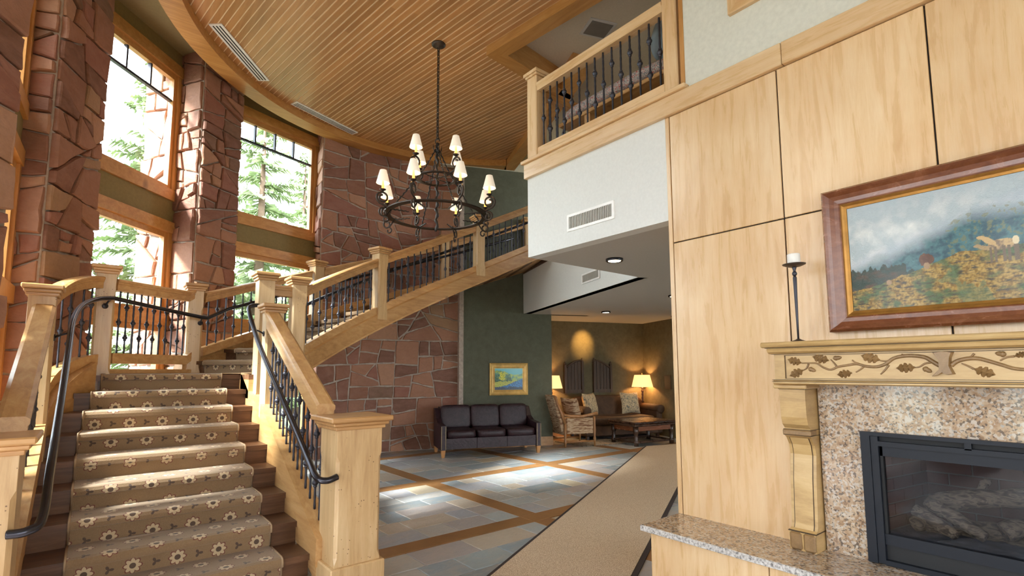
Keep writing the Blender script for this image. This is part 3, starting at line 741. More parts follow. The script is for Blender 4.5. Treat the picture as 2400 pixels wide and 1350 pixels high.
for i in range(13):
    t0 = TH0-i*DTH; z = ZL+(i+1)*RS; t1 = t0-DTH
    m = MB(); p0, p1 = pol(RI-.01, t0), pol(RO+.01, t0); q0, q1 = pol(RI-.01, t0-.3), pol(RO+.01, t0-.3)
    m.add([(*p0, z-RS), (*p1, z-RS), (*p1, z-.04), (*p0, z-.04), (*q0, z-RS), (*q1, z-RS), (*q1, z-.04), (*q0, z-.04)], [(0, 1, 2, 3), (7, 6, 5, 4), (0, 4, 5, 1), (2, 6, 7, 3), (0, 3, 7, 4), (1, 5, 6, 2)])
    obj('riser', m, 'oak_x', st, True, origin=(*pol(4.7, t0), z-RS))
    if i == 12: t1 = t0-4
    a = t0+.35; poly = [pol(RI-.01, a), pol(RI-.01, t1), pol(RO+.01, t1), pol(RO+.01, a)]
    obj('tread', MB().prism(poly, z-.04, z), 'oak_y', st, True, origin=(*pol(4.7, t0), z))
# strings, first flight
for sgn, xa, xb in ((1, XS1, XS1+.10), (-1, XS0-.10, XS0)):
    y1 = 6.15 if sgn > 0 else 5.25
    m = MB().ext([(xa, 3.62, 0), (xa, y1, max(0, nz(y1)-.42)), (xa, y1, nz(y1)+.045), (xa, 3.62, nz(3.62)+.045)], (xb-xa, 0, 0)); obj('string_board', m, 'alder_y', st, True)
    y1 = 5.22 if sgn > 0 else 5.10
    m = MB().ext([(xa-.012, 3.6, nz(3.6)+.045), (xa-.012, y1, nz(y1)+.045), (xa-.012, y1, nz(y1)+.225), (xa-.012, 3.6, nz(3.6)+.225)], (xb-xa+.024, 0, 0)); obj('bottom_rail', m, 'alder_y', st, True)
# curved left string up to the landing post
cp = [(lx(y)-.05, y, nz(y)) for y in [5.22+.08*i for i in range(13)]]
obj('curved_string', MB().sweep(cp, [(-.05, -.34), (.05, -.34), (.05, .13), (-.05, .13)]), 'alder_y', st, True)
# strings, second flight
def arc(r, a0, a1, dz, n=40): return [(*pol(r, a0+(a1-a0)*i/n), nz2(a0+(a1-a0)*i/n)+dz) for i in range(n+1)]
TE = 63.5
for r in (RI-.045, RO+.045):
    obj('curved_string', MB().sweep(arc(r, 126.5, TE, 0), [(-.055, -.165), (.055, -.165), (.055, .02), (.035, .04), (-.035, .04), (-.055, .02)]), 'alder_x', st, True)
    obj('string_moulding', MB().sweep(arc(r, 126.5, TE, -.165), [(-.062, -.012), (.062, -.012), (.062, .012), (-.062, .012)]), 'alder_x', st, True)
m = MB(); n = 40; vs = []
for i in range(n+1):
    th = 126.5+(TE-126.5)*i/n; z = nz2(th)-.17; vs += [(*pol(RI-.09, th), z), (*pol(RO+.09, th), z), (*pol(RO+.09, th), z+.02), (*pol(RI-.09, th), z+.02)]
fs = []
for i in range(n):
    for q in range(4): r = (q+1) % 4; fs.append((i*4+q, i*4+r, i*4+4+r, i*4+4+q))
m.add(vs, fs+[(0, 3, 2, 1), (n*4, n*4+1, n*4+2, n*4+3)], True); obj('stair_soffit', m, 'alder_x', st, True)
obj('landing_edge', MB().sweep([(-.02, 6.33, ZL), (.93, 6.97, ZL)], [(-.05, -.16), (.05, -.16), (.05, .06), (-.05, .06)]), 'alder_x', st, True)
obj('landing_edge', MB().sweep([(1.36, 5.80, ZL), (1.70, 5.84, ZL)], [(-.05, -.16), (.05, -.16), (.05, .06), (-.05, .06)]), 'alder_x', st, True)

# newel posts
def newel(x, y, z0, z1, w, big=False, rz=0):
    h = z1-z0; a = w/2; ch = min(.018, w*.1)
    m = MB(); lv = [(0, 0), (.16, 0), (.20, 1), (.78, 1), (.82, 0), (1, 0)]
    vs = []
    for t, c in lv:
        e = ch*c+.002
        for (px, py) in ((-a+e, -a), (a-e, -a), (a, -a+e), (a, a-e), (a-e, a), (-a+e, a), (-a, a-e), (-a, -a+e)): vs.append((px, py, t*(h-.06)))
    fs = [tuple(reversed(range(8))), tuple(range(40, 48))]
    for i in range(5):
        for q in range(8): fs.append((i*8+q, i*8+(q+1) % 8, i*8+8+(q+1) % 8, i*8+8+q))
    m.add(vs, fs)
    o = obj('newel_post', m, 'newel_wood', st, False, origin=(0, 0, 0)); o.location = Vector((x, y, z0))-WO[st.name]; o.rotation_euler = (0, 0, rz); WO[o.name] = Vector((0, 0, 0))
    c = MB(); b = a+.012
    k = 1.6 if big else 1
    c.bbox(-b-.004*k, b+.004*k, -b-.004*k, b+.004*k, h-.085, h-.06, .004).bbox(-b-.016*k, b+.016*k, -b-.016*k, b+.016*k, h-.06, h-.035, .006).bbox(-b-.03*k, b+.03*k, -b-.03*k, b+.03*k, h-.035, h, .008)
    obj('newel_cap', c, 'alder_x', o, False, origin=(0, 0, 0))
    if big:
        obj('newel_plinth', MB().bbox(-a-.028, a+.028, -a-.028, a+.028, 0, .15, .008), 'newel_wood', o, False, origin=(0, 0, 0))
    return o
newel(1.425, 3.535, 0, 1.10, .31, True); newel(-.395, 3.535, 0, 1.10, .31, True)
newel(1.325, 5.29, .70, 2.045, .155); newel(-.315, 5.15, .70, 2.045, .155)
newel(1.36, 5.79, .90, 2.43, .155); newel(.055, 6.33, ZL-.18, 2.43, .155)
RA = radians
for th in (125.2, 105.8, 81.2):
    for r in (3.965, 5.37):
        p = pol(r, th); newel(p[0], p[1], nz2(th)-.06 if th < 125 else ZL-.15, nz2(th)+.90, .15, rz=RA(th) if th < 125 else 0)
p = pol(5.37, 63.5); newel(p[0], p[1], nz2(66)-.06, nz2(66)+.92, .15, rz=RA(63))
# hand rails and bottom rails
HP = [(-.05, 0), (.05, 0), (.05, .085), (.058, .095), (.058, .115), (.066, .125), (.066, .15), (.045, .165), (-.045, .165), (-.066, .15), (-.066, .125), (-.058, .115), (-.058, .095), (-.05, .085)]
HP2 = [(u_*.9, h_*.70) for u_, h_ in HP]
BP = [(-.045, 0), (.045, 0), (.045, .10), (-.045, .10)]
for x in (1.30, -.30):
    obj('hand_rail', MB().sweep([(x, 3.695, nz(3.695)+.90), (x, 5.24 if x > 0 else 5.10, nz(5.22 if x > 0 else 5.08)+.94)], HP), 'alder_y', st, True)
def z_up(t): return nz(5.15)+.93+t*(2.13-nz(5.15)-.93)
pl_ = [(-.30, 5.20), (-.315, 5.45), (-.295, 5.72), (-.22, 5.95), (-.10, 6.13), (.0, 6.27)]
def smooth(pts, n=6):
    out = []
    for i in range(len(pts)-1):
        p0 = pts[max(0, i-1)]; p1 = pts[i]; p2 = pts[i+1]; p3 = pts[min(len(pts)-1, i+2)]
        for k in range(n):
            t = k/n; out.append(tuple(.5*((2*b)+(-a+c)*t+(2*a-5*b+4*c-d)*t*t+(-a+3*b-3*c+d)*t**3) for a, b, c, d in zip(p0, p1, p2, p3)))
    return out+[tuple(pts[-1])]
cr = smooth([(x, y, 0) for x, y in pl_]); N = len(cr)
zt = [1.66+(2.20-1.66)*sin(min(1, i/(N-1))*pi/2*.98) for i in range(N)]
obj('hand_rail', MB().sweep([(p[0], p[1], zt[i]) for i, p in enumerate(cr)], HP2), 'alder_y', st, True)
obj('bottom_rail', MB().sweep([(p[0], p[1], .93+(1.47-.93)*sin(i/(N-1)*pi/2*.98)) for i, p in enumerate(cr)], BP), 'alder_y', st, True)
kx = lerp((.055, 6.33), PDp, .86)
obj('hand_rail', MB().sweep([(.12, 6.37, 2.20), (kx[0], kx[1], 2.20), (PDp[0]-.05, PDp[1]-.03, 2.26)], HP2), 'alder_x', st, True)
obj('bottom_rail', MB().sweep([(.12, 6.37, 1.485), (kx[0], kx[1], 1.485), (PDp[0]-.05, PDp[1]-.03, 1.545)], BP), 'alder_x', st, True)
obj('hand_rail', MB().sweep([(1.42, 5.80, 2.20), (PI_[0]-.06, PI_[1], 2.20)], HP2), 'alder_x', st, True)
obj('bottom_rail', MB().sweep([(1.42, 5.80, 1.47), (PI_[0]-.06, PI_[1], 1.47)], BP), 'alder_x', st, True)
for r in (3.965, 5.37):
    for (a0, a1) in ((124.1, 106.9), (104.7, 82.3), (80.1, 64.4)):
        obj('hand_rail', MB().sweep(arc(r, a0, a1, .665, 14), HP2), 'alder_x', st, True)
        obj('bottom_rail', MB().sweep(arc(r, a0, a1, .03, 14), BP), 'alder_x', st, True)
# balusters
def bal_mesh(h, kind):
    rr = .0088; m = MB(); n = 26; path = [(0, 0, h*i/n) for i in range(n+1)]
    kn = {0: (.5,), 1: (.26, .74)}[kind]; rads = []
    for i in range(n+1):
        t = i/n; rads.append(rr*(1+.12*sin(i*2.4)))
    m.tube(path, rads, 6)
    for t in kn:
        m.lathe([(rr, -.034), (.0135, -.030), (.0135, -.023), (.0115, -.020), (.021, -.010), (.0235, 0), (.021, .010), (.0115, .020), (.0135, .023), (.0135, .030), (rr, .034)], 8, (0, 0, h*t), cap=False)
    return setmat(m.mesh('baluster'), 'iron')
BM = {}
def baluster(parent, x, y, z0, z1, k):
    h = round(z1-z0, 2); key = (h, k % 2)
    if key not in BM: BM[key] = bal_mesh(h, k % 2)
    inst('baluster', BM[key], parent, (x, y, z0), k*.7)
for x in (1.30, -.30):
    y = 3.76; k = 0
    while y < (5.19 if x > 0 else 5.06): baluster(st, x, y, nz(y)+.22, nz(y)+.945, k); y += .107; k += 1
for k in range(8):
    i = int((k+.9)/8.6*(N-1)); p = cr[i]; zb = .93+(1.47-.93)*sin(i/(N-1)*pi/2*.98)+.09; baluster(st, p[0], p[1], zb, zt[i]+.01, k)
for k in range(12):
    t = (k+.9)/12.4; p = lerp((.12, 6.37), (PDp[0]-.05, PDp[1]-.03), t); dz = .05*max(0, (t-.86)/.14); baluster(st, p[0], p[1], 1.58+dz, 2.21+dz, k)
for k in range(2):
    p = lerp((1.42, 5.80), (PI_[0]-.06, PI_[1]), (k+.6)/2.2); baluster(st, p[0], p[1], 1.58, 2.21, k)
for r, nb in ((3.965, (11, 14, 10)), (5.37, (13, 17, 12))):
    for (a0, a1), n in zip(((124.1, 106.9), (104.7, 82.3), (80.1, 64.4)), nb):
        for k in range(n):
            th = a0+(a1-a0)*(k+.7)/(n+.4); p = pol(r, th); baluster(st, p[0], p[1], nz2(th)+.12, nz2(th)+.675, k)
# iron grab rails
def pz(y): return .706+(y-3.373)*.57
pr = smooth([(1.27, 3.365, .725), (1.20, 3.36, .71), (1.155, 3.42, .73), (1.15, 3.6, pz(3.6)), (1.15, 4.2, pz(4.2)), (1.15, 4.9, pz(4.9)-.01), (1.15, 5.25, 1.80), (1.145, 5.42, 1.95), (1.16, 5.52, 2.03), (1.24, 5.56, 2.06), (1.29, 5.62, 2.05)], 7)
obj('grab_rail', MB().tube(pr, .021, 10), 'rail_metal', st, True)
plf = [(-.26, 3.365, .66), (-.19, 3.36, .665), (-.145, 3.43, .70), (-.14, 3.7, pz(3.7)), (-.14, 4.3, pz(4.3)), (-.14, 4.9, pz(4.9)), (-.14, 5.3, 1.80), (-.10, 5.65, 1.96), (0, 5.95, 2.06), (.12, 6.16, 2.10), (.5, 6.44, 2.06), (.92, 6.74, 2.02), (1.0, 6.80, 2.02)]
pr = smooth(plf[:10], 7)+smooth(plf[9:], 5)[1:]
for th in range(121, 66, -3): pr.append((*pol(RO-.10, th), nz2(th)+.52))
obj('grab_rail', MB().tube(pr, .021, 10), 'rail_metal', st, True)
pr = [(*pol(RI+.08, th), nz2(th)+.52) for th in range(123, 64, -3)]
obj('grab_rail', MB().tube(pr, .019, 8), 'rail_metal', st, True)
def bracket(p, q):
    m = MB().tube([p, lerp(p, (q[0], q[1], p[2]-.03), .6), q], .008, 6); d = Vector(q)-Vector(p); d.z = 0; d.normalize()
    m.tube([Vector(q)-d*.004, Vector(q)+d*.008], .026, 10); obj('rail_bracket', m, 'iron', st, True, origin=q)
bracket((.11, 6.15, 2.09), (.06, 6.24, 2.03)); bracket((.93, 6.75, 2.0), (.935, 6.86, 1.96)); bracket((-.14, 5.13, 1.70), (-.235, 5.15, 1.66)); bracket((1.15, 5.29, 1.80), (1.245, 5.29, 1.76))
for th in (105.8, 81.2): bracket((*pol(RO-.10, th), nz2(th)+.50), (*pol(RO-.01, th), nz2(th)+.46))

# stair carpet
rows = []     # (left, right)
CL, CR = -.06, 1.065
def cl_(y): return CL if y < 5.2 else CL+.13*((y-5.2)/1.0)**2
T_ = .012
for k in range(9):
    y = Y0+k*RUN; z = (k+1)*RS
    for (yy, zz) in ((y-T_, z-RS+T_), (y-T_, z-.05), (y-.025-T_, z-.042), (y-.027-T_, z-.015), (y-.018-T_, z+.006), (y-.002, z+T_)):
        rows.append(((cl_(y), yy, zz), (CR, yy, zz)))
    if k < 8: rows.append(((cl_(y+RUN), y+RUN-T_-.002, z+T_), (CR, y+RUN-T_-.002, z+T_)))
rows.append(((.14, 6.36, ZL+T_), (1.15, 6.20, ZL+T_)))
for i in range(13):
    t0 = TH0-i*DTH; z = ZL+(i+1)*RS; ra, rb = RO-.20, RI+.17
    for (dt, zz) in ((.17, z-RS+T_), (.17, z-.05), (.52, z-.042), (.54, z-.012), (.40, z+.006), (.1, z+T_), (-DTH+.2, z+T_)):
        rows.append(((*pol(ra, t0+dt), zz), (*pol(rb, t0+dt), zz)))
vs = []; uvs = []; v_ = 0; pm = None; nc = 8
for (a, b) in rows:
    mid = Vector(lerp(a, b, .5)); v_ += (mid-pm).length if pm is not None else 0; pm = mid; wd = (Vector(b)-Vector(a)).length
    for q in range(nc+1): vs.append(lerp(a, b, q/nc)); uvs.append((wd*q/nc-wd/2, v_))
fs = [(i*(nc+1)+q, i*(nc+1)+q+1, (i+1)*(nc+1)+q+1, (i+1)*(nc+1)+q) for i in range(len(rows)-1) for q in range(nc)]
m = MB().add(vs, fs)
car = obj('stair_carpet', m, 'stair_carpet', label='brown floral runner carpet laid up the stairs', cat='carpet')
uvl = car.data.uv_layers.new(name='UVMap')
for lp in car.data.loops: uvl.data[lp.index].uv = uvs[lp.vertex_index]
bnd = MB()
for sgn in (0, 1): bnd.tube([lerp(r[0], r[1], .003+.994*sgn) for r in rows], .007, 5)
obj('bound_edge', bnd, 'carpet_binding', car, True)

# ================================================================== BALCONY
br = empty('balcony_railing', (XR+.07, 2.9, 3.41), 'maple balcony railing with iron balusters above the white fascia', 'railing')
obj('ledge_board', MB().bbox(XR-.06, XR+.16, 1.93, 3.74, 3.405, 3.437, .004), 'maple_y', br, True)
def post(x0, x1, y0, y1, z0, z1, cap):
    o = obj('post', MB().bbox(x0, x1, y0, y1, z0, z1, .008), 'maple_z', br, True)
    if cap:
        c = MB().bbox(x0-.012, x1+.012, y0-.012, y1+.012, z1, z1+.022, .004).bbox(x0-.028, x1+.028, y0-.028, y1+.028, z1+.022, z1+.055, .006); obj('post_cap', c, 'maple_x', o, True)
    return o
post(XR, XR+.14, 3.565, 3.705, 3.437, 4.29, True); post(XR, XR+.20, 2.015, 2.138, 3.437, 5.40, False)
def rail(a, b, z, prof, mat): obj('rail', MB().sweep([(*a, z), (*b, z)], prof), mat, br, True)
RT = [(-.04, 0), (.04, 0), (.04, .045), (.05, .055), (.05, .08), (-.05, .08), (-.05, .055), (-.04, .045)]; RB = [(-.035, 0), (.035, 0), (.035, .07), (-.035, .07)]
rail((XR+.05, 3.565), (XR+.05, 2.138), 4.12, RT, 'maple_y'); rail((XR+.05, 3.565), (XR+.05, 2.138), 3.475, RB, 'maple_y')
rail((XR+.14, 3.635), (4.85, 3.635), 4.12, RT, 'trim_x'); rail((XR+.14, 3.635), (4.85, 3.635), 3.475, RB, 'trim_x')
for k in range(15): baluster(br, XR+.05, 3.515-k*.0945, 3.54, 4.13, k)
for k in range(14): baluster(br, XR+.24+k*.1, 3.635, 3.54, 4.13, k)
bn = empty('bench', (3.62, 2.7, ZF2), 'wooden bench with plank seat behind the balcony balusters', 'bench')
obj('seat_board', MB().bbox(3.43, 3.85, 2.16, 3.50, 3.785, 3.82, .006), 'alder_y', bn, True)
obj('apron', MB().bbox(3.78, 3.82, 2.16, 3.48, 3.60, 3.785, .004), 'trim_y', bn, True)
for y in (2.22, 3.1):
    obj('leg', MB().ext([(3.45, y, 3.785), (3.45, y, 3.70), (3.55, y, 3.56), (3.56, y, ZF2), (3.72, y, ZF2), (3.72, y, 3.785)], (0, .07, 0)), 'alder_z', bn, True)
obj('bench_cushion', MB().cushion(3.40, 3.86, 2.17, 3.48, 3.822, 3.925, 5, 24, 8), 'bench_cloth', label='long red and grey patterned cushion on the balcony bench', cat='cushion')
m = MB().cushion(-.24, .24, -.06, .06, -.2, .2, 2.6); pw = obj('throw_pillow', m, 'blue_cloth', label='slate blue pillow leaning at the post end of the balcony bench', cat='pillow', origin=(0, 0, 0)); pw.location = (3.62, 2.32, 4.155); pw.rotation_euler = (radians(25), 0, 0)

# ================================================================== FIREPLACE
he = empty('hearth', (3.0, .5, 0), 'raised granite topped hearth with maple panel base', 'hearth')
obj('granite_slab', MB().bbox(2.774, XR, -2.2, 2.13, .388, .425, .004), 'granite', he, True)
obj('chiselled_edge', MB().bbox(2.768, 2.776, -2.2, 2.132, .389, .423, .002), 'granite_edge', he, True)
obj('chiselled_edge', MB().bbox(2.770, XR, 2.126, 2.134, .389, .423, .002), 'granite_edge', he, True)
for (a, b) in ((1.354, 2.09), (.60, 1.348), (-.15, .594), (-2.2, -.156)): obj('base_panel', MB().bbox(2.82, 2.85, a, b, .02, .388, .003), 'maple_z', he, True)
obj('base_panel', MB().bbox(2.85, XR+.2, 2.07, 2.09, .02, .388, .003), 'maple_z', he, True)
obj('base_core', MB().box(2.85, XR, -2.2, 2.07, 0, .386), 'dark_gap', he, True)
gs = obj('granite_surround', MB().box(3.165, XR, .99, 1.192, .425, 1.335).box(3.165, XR, -.02, .18, .425, 1.335).box(3.165, XR, .18, .99, 1.08, 1.335), 'granite', label='speckled tan granite surround behind the fireplace insert', cat='surround')
fi = empty('fireplace_insert', (3.15, .585, .425), 'black steel gas fireplace insert with glass front and brick liner', 'fireplace')
ya, yb = .99, .18
obj('outer_frame', MB().box(3.135, 3.2, ya-.042, ya, .43, 1.08).box(3.135, 3.2, yb, yb+.042, .43, 1.08).box(3.135, 3.2, yb+.042, ya-.042, 1.062, 1.08), 'firebox_black', fi, True)
for (a_, b_) in ((ya-.075, ya-.043), (yb+.043, yb+.075)): obj('inner_frame', MB().box(3.142, 3.2, a_, b_, .432, 1.060), 'firebox_black', fi, True)
obj('louvre_slot', MB().box(3.17, 3.19, yb+.075, ya-.075, 1.035, 1.058), 'slot_black', fi, True)
obj('louvre_bar', MB().box(3.142, 3.18, yb+.075, ya-.075, 1.012, 1.036), 'firebox_black', fi, True); obj('louvre_bar', MB().box(3.142, 3.165, .55, .575, 1.03, 1.062), 'firebox_black', fi, True)
obj('door_header', MB().box(3.16, 3.19, yb+.075, ya-.075, .962, 1.010), 'firebox_black', fi, True)
obj('door_sill', MB().box(3.155, 3.19, yb+.075, ya-.075, .525, .578), 'firebox_black', fi, True)
obj('door_stile', MB().box(3.16, 3.19, ya-.088, ya-.076, .53, 1.01), 'slot_black', fi, True)
obj('lower_panel', MB().box(3.17, 3.19, yb+.075, ya-.075, .452, .525), 'slot_black', fi, True); obj('bottom_bar', MB().box(3.142, 3.19, yb+.075, ya-.075, .428, .452), 'firebox_black', fi, True)
obj('glass_front', MB().box(3.176, 3.179, yb+.08, ya-.088, .575, .965), 'fire_glass', fi, True)
# fire box liner
LS = ((3.195, .925), (3.66, .845)); BK = ((3.66, .845), (3.66, .30))
ln = obj('liner', MB().ext([(*LS[0], .50), (*LS[1], .50), (*LS[1], 1.05), (*LS[0], 1.05)], (0, .02, 0)).ext([(3.665, .9, .5), (3.665, .2, .5), (3.665, .2, 1.05), (3.665, .9, 1.05)], (.02, 0, 0)), 'brick_joint', fi, True)
obj('liner_top', MB().box(3.19, 3.7, .15, 1.0, 1.0, 1.02), 'slot_black', fi, True); obj('liner_side', MB().box(3.19, 3.7, .16, .20, .45, 1.0), 'firebrick' if 'firebrick' in MATS else 'brick', fi, True)
obj('ember_bed', MB().box(3.18, 3.68, .2, .95, .50, .575), 'log_ash', fi, True)
for (p, q), inside in ((LS, (3.4, .5)), (BK, (3.3, .5))):
    fm, L = facemap(p, q, inside); row = 0; z = .585
    while z < 1.0:
        s = -.10*(row % 2)
        while s < L:
            a, b = max(0.004, s+.004), min(L-.004, s+.196)
            if b-a > .03:
                vs = [fm(ss, zz, d) for d in (-.002, .008) for (ss, zz) in ((a, z), (b, z), (b, z+.056), (a, z+.056))]
                obj('brick', MB().add(vs, [(3, 2, 1, 0), (4, 5, 6, 7), (0, 1, 5, 4), (1, 2, 6, 5), (2, 3, 7, 6), (3, 0, 4, 7)]), 'brick', fi, True, origin=fm((a+b)/2, z, 0))
            s += .2
        row += 1; z += .064
LOGS = [((3.47, .80, .70), (3.53, .36, .79), .05, .045), ((3.40, .79, .715), (3.33, .56, .60), .034, .030), ((3.33, .83, .68), (3.27, .66, .60), .032, .028), ((3.36, .845, .605), (3.40, .72, .60), .045, .04), ((3.36, .50, .64), (3.47, .28, .70), .045, .045), ((3.30, .38, .60), (3.38, .24, .78), .04, .028), ((3.30, .36, .62), (3.27, .24, .60), .03, .025), ((3.45, .70, .60), (3.46, .40, .60), .045, .045), ((3.52, .60, .76), (3.55, .57, .84), .022, .018)]
LOGL = ['long pale gas log lying along the back of the fire', 'gas log slanting down across the middle of the fire', 'short gas log propped toward the glass beside the brick liner', 'stubby log end lying lowest beside the brick liner', 'charred gas log with ashy tip toward the far side', 'forked gas log standing upright at the far side of the fire', 'small log tip reaching out below the forked log', 'dark log hidden low under the crossed logs', 'short knot stub poking above the back log']
for (a, b, r0, r1), lab in zip(LOGS, LOGL):
    R = random.Random(lab); n = 9; path = []; rad = []
    for i in range(n):
        t = i/(n-1); p = lerp(a, b, t); path.append((p[0]+R.uniform(-.006, .006), p[1], p[2]+.012*sin(3*t)+R.uniform(-.006, .006))); rad.append((r0+(r1-r0)*t)*R.uniform(.88, 1.1))
    rad[0] *= .9; rad[-1] *= .85
    m = MB().tube(path, rad, 9); obj('fire_log', m, 'log_bark', label=lab, cat='log', group='logs in the fireplace')

mt = empty('mantel', (3.0, .585, 1.325), 'carved oak mantel with relief of branches, leaves and stump', 'mantel')
MY0, MY1 = -.195, 1.365
def prof_y(nm, prof, y0, y1, mat): obj(nm, MB().ext([(x, y0, z) for x, z in prof], (0, y1-y0, 0)), mat, mt, True)
prof_y('shelf', [(XR, 1.522), (2.90, 1.522), (2.885, 1.527), (2.88, 1.536), (2.885, 1.546), (2.895, 1.552), (XR, 1.552)], MY0, MY1, 'mantel_wood')
prof_y('shelf_moulding', [(XR, 1.488), (2.935, 1.488), (2.925, 1.492), (2.912, 1.498), (2.906, 1.51), (2.912, 1.520), (XR, 1.520)], MY0+.022, MY1-.022, 'mantel_wood')
obj('frieze', MB().box(2.955, XR, MY0+.045, MY1-.045, 1.345, 1.488), 'mantel_wood', mt, True)
obj('frieze_frame', MB().box(2.947, 2.956, 1.268, MY1-.043, 1.346, 1.487).box(2.947, 2.956, MY0+.043, -.10, 1.346, 1.487).box(2.947, 2.956, -.10, 1.268, 1.480, 1.487).box(2.947, 2.956, -.10, 1.268, 1.346, 1.353), 'mantel_wood', mt, True)
prof_y('base_moulding', [(XR, 1.322), (2.950, 1.322), (2.936, 1.328), (2.936, 1.335), (2.944, 1.340), (2.940, 1.346), (XR, 1.346)], MY0+.035, MY1-.035, 'mantel_wood')
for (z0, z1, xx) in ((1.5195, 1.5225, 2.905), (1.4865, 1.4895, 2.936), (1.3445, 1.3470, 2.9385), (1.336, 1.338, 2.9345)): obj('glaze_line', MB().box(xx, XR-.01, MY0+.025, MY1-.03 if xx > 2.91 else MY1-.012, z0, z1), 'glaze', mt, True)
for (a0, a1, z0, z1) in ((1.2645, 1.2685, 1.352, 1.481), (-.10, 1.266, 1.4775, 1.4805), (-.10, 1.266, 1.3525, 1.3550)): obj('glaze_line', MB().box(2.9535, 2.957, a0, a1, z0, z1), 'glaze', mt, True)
BRN = {'main': [(1.18, 1.4366), (1.1416, 1.436), (1.1068, 1.4338), (1.0789, 1.4135), (1.0434, 1.4008), (1.0071, 1.4157), (.962, 1.4236), (.9231, 1.4286), (.886, 1.4174), (.8402, 1.4143), (.8035, 1.4271), (.7711, 1.4527), (.7317, 1.4632), (.6898, 1.4637), (.6496, 1.4552), (.623, 1.4347), (.6, 1.417)],
 'right': [(.5605, 1.4168), (.5385, 1.4358), (.5045, 1.4462), (.4685, 1.4464), (.4342, 1.4341), (.3944, 1.4174), (.3621, 1.4035), (.33, 1.3988), (.2918, 1.4008), (.2357, 1.4156)],
 'b1': [(1.1794, 1.3967), (1.1595, 1.4083), (1.1473, 1.4315)], 'b2': [(1.0404, 1.4527), (1.0261, 1.4356), (1.0123, 1.413)], 'b3': [(.8248, 1.4433), (.8027, 1.4402), (.7849, 1.4426)], 'b4': [(.9304, 1.3878), (.9105, 1.4014), (.893, 1.4175)], 'b5': [(.8268, 1.3773), (.81, 1.3957), (.7906, 1.4217)], 'b6': [(.6893, 1.4095), (.6726, 1.4129), (.6514, 1.4277), (.6232, 1.4323)], 'b7': [(.5243, 1.426), (.5066, 1.4162), (.4859, 1.4019)], 'b8': [(.5046, 1.4448), (.4893, 1.4563), (.4795, 1.4679)], 'b9': [(.3998, 1.4358), (.3787, 1.4491), (.3552, 1.4531)], 'b10': [(.9435, 1.4481), (.9322, 1.4369), (.9136, 1.4285)], 'b11': [(.7375, 1.4726), (.7315, 1.4673), (.7191, 1.4619)]}
for k, p in BRN.items():
    main = k in ('main', 'right'); pts = smooth([(2.953, y, z) for y, z in p], 4); n = len(pts)
    if k == 'main': rad = [.0035+.0065*i/n for i in range(n)]
    elif k == 'right': rad = [.010-.004*i/n for i in range(n)]
    else: rad = [.0028+.0024*i/n for i in range(n)]
    obj('carved_branch' if main else 'carved_twig', MB().tube(pts, rad, 7), 'carving_wood', mt, True)
def leaf(a, b):
    d = Vector((0, b[0]-a[0], b[1]-a[1])); L = d.length; d.normalize(); s = Vector((1, 0, 0)).cross(d); out = []
    prof = [(0, .03), (.12, .10), (.2, .26), (.3, .30), (.36, .18), (.45, .34), (.56, .36), (.62, .2), (.7, .3), (.8, .26), (.86, .14), (1, .0)]
    O = Vector((2.955, a[0], a[1])); up_ = [O+d*(t*L)+s*(w_*L*.9) for t, w_ in prof]; dn = [O+d*(t*L)-s*(w_*L*.9) for t, w_ in reversed(prof[:-1])]
    mid = [O+d*(t*L)+Vector((-.010-.004*sin(pi*t), 0, 0)) for t, w_ in prof]
    m = MB(); n = len(prof); vs = up_+[O+d*(t*L)-s*(w_*L*.9) for t, w_ in prof]+mid
    m.add(vs, [(i, i+1, 2*n+i+1, 2*n+i) for i in range(n-1)]+[(n+i+1, n+i, 2*n+i, 2*n+i+1) for i in range(n-1)]); obj('carved_leaf', m, 'carving_wood', mt, True)
for a, b in [((1.1826, 1.4378), (1.2524, 1.4568)), ((1.1765, 1.3996), (1.2458, 1.3671)), ((1.0484, 1.4472), (1.1262, 1.4688)), ((.8247, 1.4459), (.904, 1.4691)), ((.9474, 1.3851), (1.0146, 1.3739)), ((.6892, 1.4105), (.7633, 1.4059)), ((.4859, 1.4019), (.4177, 1.3762)), ((.3552, 1.4531), (.3155, 1.4655))]: leaf(a, b)
for a, b in [((1.0273, 1.4581), (.9893, 1.4628)), ((1.1486, 1.4082), (1.1144, 1.3936)), ((.6608, 1.4078), (.6301, 1.3878)), ((.3795, 1.4605), (.4128, 1.4683))]:
    P = [(2.952, *lerp(a, b, t)) for t in (0, .15, .35, .45, .7, .9, 1)]; obj('carved_acorn', MB().tube(P, [.004, .011, .013, .010, .010, .006, .002], 8), 'carving_wood', mt, True)
stp = [(.624, 1.477), (.585, 1.481), (.546, 1.477), (.556, 1.453), (.561, 1.415), (.547, 1.379), (.575, 1.376), (.592, 1.386), (.610, 1.374), (.632, 1.369), (.604, 1.398), (.603, 1.44), (.612, 1.458)]
m = MB(); n = len(stp); vs = [(2.955, y, z) for y, z in stp]+[(2.932, .587+(y-.587)*.8, 1.425+(z-1.425)*.96) for y, z in stp]; m.add(vs, [(i, (i+1) % n, n+(i+1) % n, n+i) for i in range(n)]+[tuple(range(n, 2*n))]); obj('carved_stump', m, 'carving_wood', mt, True)
cp_ = [(XR, .425), (3.05, .425), (3.045, .52), (3.075, .535), (3.085, .56), (3.10, .80), (3.118, .93), (3.105, .985), (3.075, 1.025), (3.052, 1.04), (3.055, 1.062), (3.062, 1.078), (3.035, 1.10), (3.022, 1.14), (3.018, 1.22), (3.018, 1.296), (XR, 1.296)]
